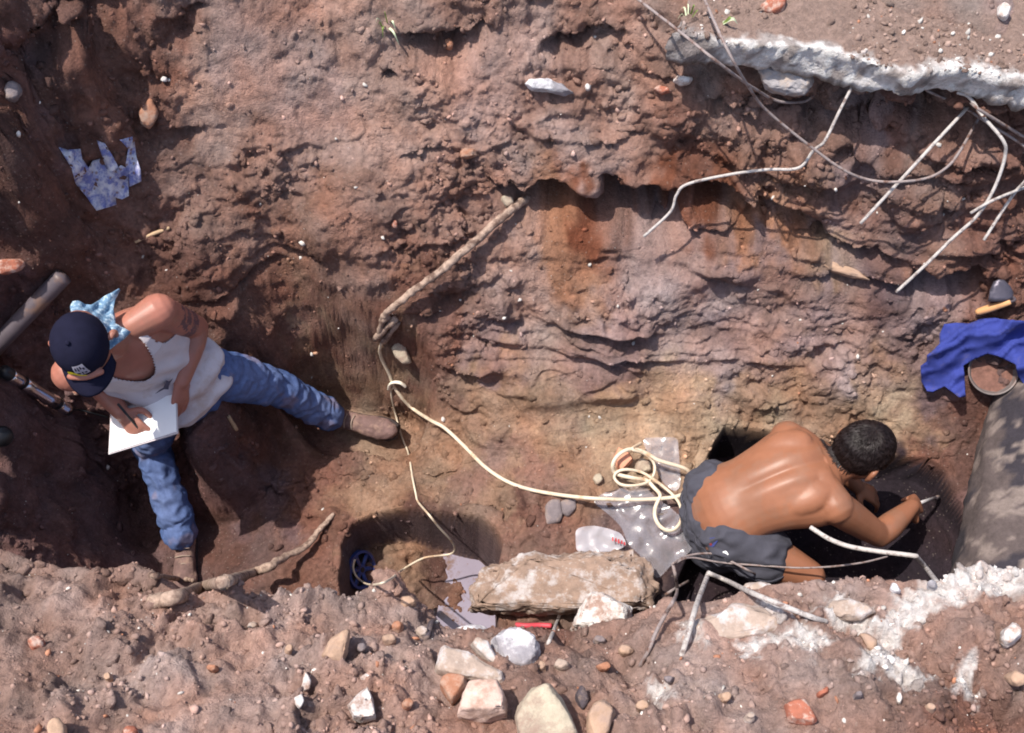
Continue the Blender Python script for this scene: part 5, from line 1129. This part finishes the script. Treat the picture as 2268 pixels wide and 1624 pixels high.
# bandana knotted behind the collar, patterned light blue
def fusetree(obs):
    V = list(); Fc = []
    for ob in obs:
        o_ = len(V); V += [v.co.copy() for v in ob.data.vertices]; Fc += [tuple(i+o_ for i in p.vertices) for p in ob.data.polygons]
    return BVHTree.FromPolygons(V, Fc)
bt_tree = fusetree([body, tank])
M_ban = mat('patterned_bandana', srgb(104, 136, 164), .9, .2, 45, .2, 300, dirt=srgb(206, 224, 232), dirt_amt=.42, dirt_scale=48)
CB = lambda pts: [(x*.2482, 563+y*.2482) for x, y in pts]
ban = empty('bandana'); bpy.data.objects.remove(ban)
def drape(name, poly, zlift):
    v2, f = grid_poly(CB(poly), 5); V = []
    for x, y in v2:
        r = bt_tree.ray_cast(CAM, ray(x, y)); dd = r[3] if r[0] else (Nk-CAM).length
        dd = min(max(dd, (Nk-CAM).length-.10), (Nk-CAM).length+.08)
        V.append((x, y, dd))
    dep = np.array([v[2] for v in V]); nb = [set() for _ in V]
    for t in f:
        for a in t: nb[a].update(t)
    for _ in range(14): dep = np.array([dep[list(n)].mean() if n else dep[i] for i, n in enumerate(nb)])
    b0 = np.array([v[2] for v in V])
    W = [CAM + ray(v[0], v[1])*(min(dep[i], b0[i]+.02)-zlift-.010*mnoise.noise(Vector((v[0]*.06, v[1]*.06, 3)))-.006*math.sin(v[0]*.22+v[1]*.15)) for i, v in enumerate(V)]
    o_ = pyd(name, W, f, M_ban); s_ = o_.modifiers.new('t', 'SOLIDIFY'); s_.thickness = .003; adopt(man, o_)
drape('bandana', [(625,470),(650,425),(700,418),(760,450),(810,455),(900,400),(1060,305),(1068,320),(1030,400),(1015,490),(1020,560),(1030,625),(1100,660),(1165,692),(1100,760),(1050,800),(975,860),(880,800),(820,620),(700,560),(640,520)], .042)

# the pad and pencil
pcn = U(318, 940, .545); pnr = Vector((-.10, -.16, .98)).normalized()
def on_pad(x, y, off=0.):
    d = ray(x, y); return CAM + d*((pcn+pnr*off-CAM).dot(pnr)/d.dot(pnr))
pad = empty('drawing_pad', pcn); tag(pad, 'white drawing pad held on the lap of the seated man', 'drawing pad')
def quad_box(name, corners, th, m, off=0.):
    T = [on_pad(x, y, off) for x, y in corners]; V = T + [p-pnr*th for p in T]
    o_ = pyd(name, V, [(3, 2, 1, 0), (4, 5, 6, 7)] + [(i, (i+1) % 4, (i+1) % 4+4, i+4) for i in range(4)], m, None, False); adopt(pad, o_)
quad_box('board', [(245,908),(391,868),(394,960),(240,1007)], .006, mat('board', srgb(196, 188, 190), .7, .1, 20, .1, 80), -.004)
quad_box('paper', [(248,910),(388,872),(391,956),(242,1003)], .003, mat('white_paper', srgb(240, 240, 240), .8, .02, 20, .05, 80))
a_ = on_pad(312, 956, .001); b_ = a_ + Vector((-.05, .045, .105))
pn = empty('pencil', a_); tag(pn, 'dark pencil in the hand of the seated man, its tip on the pad', 'pencil')
V, Fc = tube_geo([a_.lerp(b_, t) for t in (.12, .5, 1)], .004, 6); adopt(pn, pyd('shaft', V, Fc, M_black))
V, Fc = tube_geo([a_, a_.lerp(b_, .12)], [.0008, .004], 6); adopt(pn, pyd('point', V, Fc, M_dark))

# ---- the digger, bare back, crouching in the cut
N2 = U(1838, 1020, .50); S2R = U(1850, 1122, .455); S2L = U(1745, 972, .445); P2 = U(1590, 1120, .37)
E2 = joint(S2R, 1947, 1186, .27, False); W2 = joint(E2, 2020, 1122, .20, False)
lat2 = (S2R-S2L).normalized(); sp2 = (N2-P2).normalized(); back2 = lat2.cross(sp2).normalized()
if back2.z < 0: back2 = -back2
lt = (lat2-sp2*lat2.dot(sp2)).normalized()
def t2(t, s_=0., f_=0.):
    if t < 0: return t2(0, s_, f_) + Vector((.04, -.01, -.95))*(-t*.46)
    return P2.lerp(N2, t) + lt*s_ + back2*(f_+.045*math.sin(math.pi*min(max(t, 0), 1))-.075)
T2 = [(-.12, .150, .105), (.05, .155, .11), (.25, .140, .10), (.45, .150, .105), (.65, .172, .112), (.82, .178, .10), (.93, .145, .080), (1.0, .085, .062), (1.06, .058, .055)]
dig = empty('person', (P2.x, P2.y, 0)); tag(dig, 'bare-backed man with short black hair and grey shorts crouching to scrape the trench floor', 'person')
H2c = U(1908, 1004, .475); h2u = Vector((.40, .30, .87)); h2f = Vector((.85, .30, -.40))
parts = [bone([t2(t) for t, a, b_ in T2], [b_ for t, a, b_ in T2], side=tuple(lt), ratio=[a/b_ for t, a, b_ in T2], seg=28)]
parts += head_parts(H2c, h2u, h2f, t2(1.0)+back2*.02)
parts.append(bone([t2(.96), H2c-axes(h2u, h2f)[2]*.05-axes(h2u, h2f)[1]*.05], [.066, .058]))
for S_, E_, W_ in ((S2R, E2, W2),):
    parts.append(bone([S_, S_.lerp(E_, .35), S_.lerp(E_, .75), E_], [.058, .054, .046, .040])); parts.append(bone([E_, E_.lerp(W_, .3), E_.lerp(W_, .75), W_], [.041, .045, .034, .027]))
E2L = S2L + Vector((.16, .05, -.20)); W2L = E2L + Vector((.16, -.06, -.16))
parts.append(bone([S2L, S2L.lerp(E2L, .4), E2L], [.056, .050, .040])); parts.append(bone([E2L, E2L.lerp(W2L, .3), W2L], [.041, .043, .027]))
parts += hand_parts(W2L, Vector((.8, -.2, -.5)), Vector((.4, 0, .9)), 1, (.4, .4, .45, .5), .95)
for S_ in (S2R, S2L):
    parts.append(bone([t2(.84, 0).lerp(S_, .35)+back2*.045, S_+back2*.004], [.050, .060]))
for s_ in (-1, 1):   # shoulder blades
    parts.append(ball(t2(.70, s_*.085, .060), .062, .095, .040, lt, sp2, back2))
dR = U(2052, 1104, .07)-W2; parts += hand_parts(W2, dR, Vector((-.1, -.35, .93)), 1, (.95, 1.0, 1.0, 1.0), .95, 0, .55)
hipR = U(1612, 1186, .30); knR = U(1792, 1276, .22); anR = hipR + Vector((.0, .04, -.24))
hipL = U(1580, 1085, .30); knL = knR + Vector((-.05, .26, .0)); anL = hipL + Vector((-.02, .02, -.26))
for H_, K_, A_ in ((hipR, knR, anR), (hipL, knL, anL)):
    parts.append(bone([H_, H_.lerp(K_, .5), K_], [.088, .076, .054])); parts.append(bone([K_, K_.lerp(A_, .35), A_], [.050, .053, .036]))
    parts.append(bone([A_, A_+Vector((.10, .0, -.03)), A_+Vector((.19, .0, -.035))], [.036, .034, .022], side=(0, 1, 0), ratio=1.2))
me2 = fuse(parts, .0042, 16); co, no = mesh_np(me2)
# furrow of the spine
sA = np.array(t2(.1)); sB = np.array(t2(.98)); ab = sB-sA; tt = np.clip((co-sA)@ab/(ab@ab), 0, 1)
latd = (co-sA-tt[:, None]*ab)@np.array(lt); bk = no@np.array(back2)
inb = (tt > .02) & (tt < .98) & (bk > .3)
co -= no*(inb*sstep(.04, .25, tt)*.0065*np.exp(-(latd/.013)**2)*np.clip(bk, 0, 1))[:, None]
co += no*(inb*sstep(.04, .25, tt)*.004*np.exp(-((np.abs(latd)-.04)/.02)**2))[:, None]
put(me2, co)
sk2 = np.array(srgb(146, 98, 74)); cols = np.tile(sk2, (len(co), 1)); cols *= (1+.07*fbm(co, 14, 3))[:, None]
dst = sstep(.12, .5, fbm(co, 10, 4, .6, off=33))[:, None]*.30; cols = cols*(1-dst)+np.array(srgb(132, 104, 88))*dst; cols *= (1-.14*np.clip(fbm(co, 5, 2, off=90), 0, 1))[:, None]
set_col(me2, cols); body2 = link('body', me2, M_skin); adopt(dig, body2)
X2, F2, U2 = axes(h2u, h2f)
def hairmask(co, no):
    r = co-np.array(H2c); f_ = r@np.array(F2); u = r@np.array(U2); x_ = r@np.array(X2)
    ear = (np.abs(x_) > .070) & (u < .03) & (f_ > -.045) & (f_ < .03)
    return (np.linalg.norm(r, axis=1) < .128) & (f_ > -.108) & (u > np.interp(f_, [-.10, -.03, .03, .06, .1], [-.028, -.022, .008, .030, .055])) & ~ear
def hair_off(co):
    r = co-np.array(H2c); f_ = r@np.array(F2); u = r@np.array(U2)
    edge = u-np.interp(f_, [-.10, -.03, .03, .06, .1], [-.028, -.022, .008, .030, .055])
    st_ = fbm(np.stack([r@np.array(X2)*1.0, f_*.35, u*.35], 1), 130, 2, off=3)
    return .0015 + .008*sstep(0, .035, edge) + .0022*st_
co, no = mesh_np(me2); keep = hairmask(co, no)
f = [tuple(q_.vertices) for q_ in me2.polygons if all(keep[i] for i in q_.vertices)]; us = sorted({i for t in f for i in t}); mp = {i: k for k, i in enumerate(us)}
hc = co[us] + no[us]*hair_off(co[us])[:, None]
hair = pyd('hair', [Vector(c) for c in hc], [tuple(mp[i] for i in t) for t in f], mat('black_hair', (.020, .013, .013), .62, .45, 220, 1.0, 300, spec=.35, bdist=.006)); adopt(dig, hair)
SV = []; SFc = []; hn = no[us]; pick = rng.choice(len(us), 6500)
crown = np.array(H2c+U2*.10-F2*.03)
for k in pick:
    p0 = hc[k]; n0 = hn[k]; fl = p0-crown; fl = fl-n0*(fl@n0); fl = fl/(np.linalg.norm(fl)+1e-6)+rng.normal(0, .16, 3); fl -= n0*(fl@n0); fl /= np.linalg.norm(fl)+1e-6
    sd_ = np.cross(n0, fl); L = rng.uniform(.018, .030); a = p0+n0*.0005; b_ = p0+fl*L*.55+n0*.002; c_ = p0+fl*L+n0*.0006
    i0 = len(SV); w = .0007; SV += [a-sd_*w, a+sd_*w, a+n0*w*1.5, b_-sd_*w, b_+sd_*w, b_+n0*w*1.5, c_]
    SFc += [(i0, i0+1, i0+4, i0+3), (i0+1, i0+2, i0+5, i0+4), (i0+2, i0, i0+3, i0+5), (i0+3, i0+4, i0+6), (i0+4, i0+5, i0+6), (i0+5, i0+3, i0+6)]
hs = pyd('hair_strands', [Vector(v) for v in SV], SFc, mat('hair_strand', (.022, .014, .014), .38, .3, 200, 0, spec=.5)); hs.parent = hair; hs['kind'] = 'stuff'
# shorts
sp_ = [bone([t2(-.48), t2(-.3), t2(-.16), t2(-.10)], [.106, .112, .119, .118], side=tuple(lt), ratio=[1.25, 1.30, 1.36, 1.37], seg=28),
       bone([hipR, hipR.lerp(knR, .3), hipR.lerp(knR, .42)], [.092, .092, .096], seg=24), bone([hipL, hipL.lerp(knL, .62)], [.095, .096], seg=24)]
sm = fuse(sp_, .0055, 6); co, no = mesh_np(sm)
co += no*(0.005*fbm(co, 9, 3, off=4) + .010*np.clip(1-np.abs(fbm(co*np.array([.5, 1, 1]), 15, 2, off=14))*2.4, -.3, 1))[:, None]; put(sm, co)
shorts = link('shorts', sm, mat('grey_cotton', srgb(68, 68, 78), .9, .12, 25, .25, 420)); adopt(dig, shorts)
wax = np.array((t2(-.05)-t2(-.2)).normalized()); w0 = np.array(t2(-.10))
wbo = region_shell('waistband', sm, lambda c, n: (((c-w0)@wax) > -.022) & (((c-w0)@wax) < .016), .0035, mat('grey_band', srgb(66, 66, 76), .9, .15, 60, .5, 300), 0, .003); wbo.parent = shorts
st = fusetree([shorts])
def on_shorts(x, y, off=.002):
    r = st.ray_cast(CAM, ray(x, y)); p = r[0] if r[0] else U(x, y, .4); return p - ray(x, y)*off
def mark(name, poly, m): pyd(name, [on_shorts(*p) for p in poly], [tuple(range(len(poly)))], m, shorts, False)
mark('logo_patch', [(1572,1192),(1584,1190),(1590,1198),(1580,1212),(1570,1210)], mat('blue_patch', srgb(62, 70, 128), .8, .3, 200, 0))
mark('logo_mark', [(1571,1204),(1576,1203),(1577,1208),(1572,1209)], mat('red_patch', srgb(150, 60, 60), .8, .1, 200, 0))
mark('key_tag', [(1600,1222),(1608,1220),(1614,1228),(1606,1238)], mat('white_tag', srgb(235, 235, 235), .5, .05, 20, 0))
# tool in his hand
a_ = W2 + (U(2052, 1104, .07)-W2).normalized()*.05; b_ = U(2072, 1102, .03)
tl = empty('hand_tool', a_); tag(tl, 'small pale scraping tool in the right hand of the crouching man', 'tool')
V, Fc = tube_geo([a_, b_], [.007, .005], 10); adopt(tl, pyd('shaft', V, Fc, mat('pale_metal', srgb(200, 196, 196), .4, .1, 20, .1, 80)))
V, Fc = tube_geo([b_, b_+Vector((.012, .004, -.012))], [.005, .009], 10, ratio=1.5); adopt(tl, pyd('tip', V, Fc, M_dark))
# ---------------------------------------------------------------- loose gravel and crumbs nobody could count
ico = bmesh.new(); bmesh.ops.create_icosphere(ico, subdivisions=1, radius=1.0)
IV = np.array([v.co[:] for v in ico.verts]); IF = np.array([[v.index for v in f.verts] for f in ico.faces]); ico.free()
ico = bmesh.new(); bmesh.ops.create_icosphere(ico, subdivisions=2, radius=1.0)
IV2 = np.array([v.co[:] for v in ico.verts]); IF2 = np.array([[v.index for v in f.verts] for f in ico.faces]); ico.free()
def scatter(name, lab, n, weight, smin, smax, power, tone, material, hi=False, squash=.7, jitter=.22, white=.0, sink=.25, src=None):
    iv, fi = (IV2, IF2) if hi else (IV, IF)
    PV, PN, PC = src if src else (Vt, nf, col)
    w = weight/weight.sum(); pick = rng.choice(len(PV), n, p=w)
    size = smin*(smax/smin)**(rng.random(n)**power)
    base = PV[pick] + PN[pick]*size[:, None]*(-sink+.5*rng.random(n))[:, None]
    base[:, :2] += rng.uniform(-h/2, h/2, (n, 2))
    var_ = np.array([iv*(1+rng.normal(0, jitter, (len(iv), 1))) for _ in range(24)])
    if hi: var_ = np.array([iv*(1+.38*fbm(iv+rng.uniform(0, 99, 3), 1.3, 3, .6))[:, None]*(1+rng.normal(0, .07, (len(iv), 1))) for _ in range(24)])
    A = rng.normal(size=(n, 3, 3)); Qm, _ = np.linalg.qr(A)
    sc_ = np.stack([size*rng.uniform(.7, 1.25, n), size*rng.uniform(.7, 1.25, n), size*rng.uniform(squash*.7, squash*1.2, n)], 1)
    vv = var_[rng.integers(0, 24, n)]*sc_[:, None, :]
    vv = np.einsum('nij,nkj->nki', Qm, vv) + base[:, None, :]
    ff = fi[None] + (np.arange(n)*len(iv))[:, None, None]
    m_ = bpy.data.meshes.new(name); nv = n*len(iv); ntri = n*len(fi)
    m_.vertices.add(nv); m_.vertices.foreach_set('co', vv.astype(np.float32).ravel())
    m_.loops.add(ntri*3); m_.loops.foreach_set('vertex_index', ff.astype(np.int32).ravel())
    m_.polygons.add(ntri); m_.polygons.foreach_set('loop_start', (np.arange(ntri)*3).astype(np.int32)); m_.polygons.foreach_set('loop_total', np.full(ntri, 3, dtype=np.int32))
    m_.update(calc_edges=True)
    c_ = PC[pick]*rng.uniform(*tone, (n, 1))
    k = rng.random(n) < white; c_[k] = np.array([.62, .58, .54])*rng.uniform(.7, 1.15, (k.sum(), 1))
    k = rng.random(n) < white*.45; c_[k] = np.array([.40, .19, .12])*rng.uniform(.7, 1.2, (k.sum(), 1))
    set_col(m_, np.repeat(np.clip(c_, .01, .85), len(iv), 0))
    o_ = link(name, m_, material, None, smooth=False); tag(o_, lab, kind='stuff'); o_['category'] = 'gravel' if 'gravel' in name else 'soil'
    return o_
inframe = (np.abs(pf[:, 0]) < 2.0) & (pf[:, 1] > -1.6) & (pf[:, 1] < 1.1)
nearw = near_m.ravel(); slope_w = 1/np.clip(nf[:, 2], .3, 1)
wgt = inframe*slope_w*(.10+rgh)*(1-.96*cut_m.ravel()*(1-nearw))*(1-.6*hole_m.ravel()*(1-nearw))
peb_m = mat('pebble', attr='Col', rough=.9, var=.2, vscale=60, bump=.4, bscale=200, spec=.2)
scatter('gravel', 'small stones and grit strewn over the near bank', 8000, wgt*(nearw*1.0+.02), .0016, .012, 3.0, (.8, 1.3), peb_m, white=.07)
scatter('gravel', 'sparse grit and small stones on the far slope and trench floor', 6000, wgt*(1-nearw), .0014, .011, 3.0, (.7, 1.5), peb_m, white=.07)
scatter('soil_crumbs', 'crumbled lumps of soil lying over both banks', 13000, wgt*(1-.2*nearw)*(.2+rgh), .003, .021, 2.6, (.85, 1.15), soil_m, hi=True, squash=.7, sink=.6)

so_ = bpy.data.objects['concrete_slab'].data
sv_ = np.array([v.co[:] for v in so_.vertices]); sn2 = np.array([v.normal[:] for v in so_.vertices])
sc2 = np.empty(len(sv_)*4, dtype=np.float32); so_.color_attributes['Col'].data.foreach_get('color', sc2); sc2 = sc2.reshape(-1, 4)[:, :3].astype(float)
tw_ = ((sn2[:, 2] > .6) & (sv_[:, 2] > 1.3) & (sv_[:, 0] < 2.0) & (sv_[:, 1] < 1.0)).astype(float)*sstep(-.4, .5, fbm(sv_, 4, 2, off=9))
scatter('gravel', 'grit and small stones strewn over the sandy top of the concrete slab', 1600, tw_, .0016, .013, 2.6, (.7, 1.35), peb_m, white=.12, src=(sv_, sn2, sc2))
scatter('soil_crumbs', 'crumbled lumps of soil lying on the concrete slab', 900, tw_, .003, .016, 2.4, (.8, 1.1), soil_m, hi=True, squash=.6, sink=.5, src=(sv_, sn2, np.tile(np.array(C['sand']), (len(sv_), 1))))
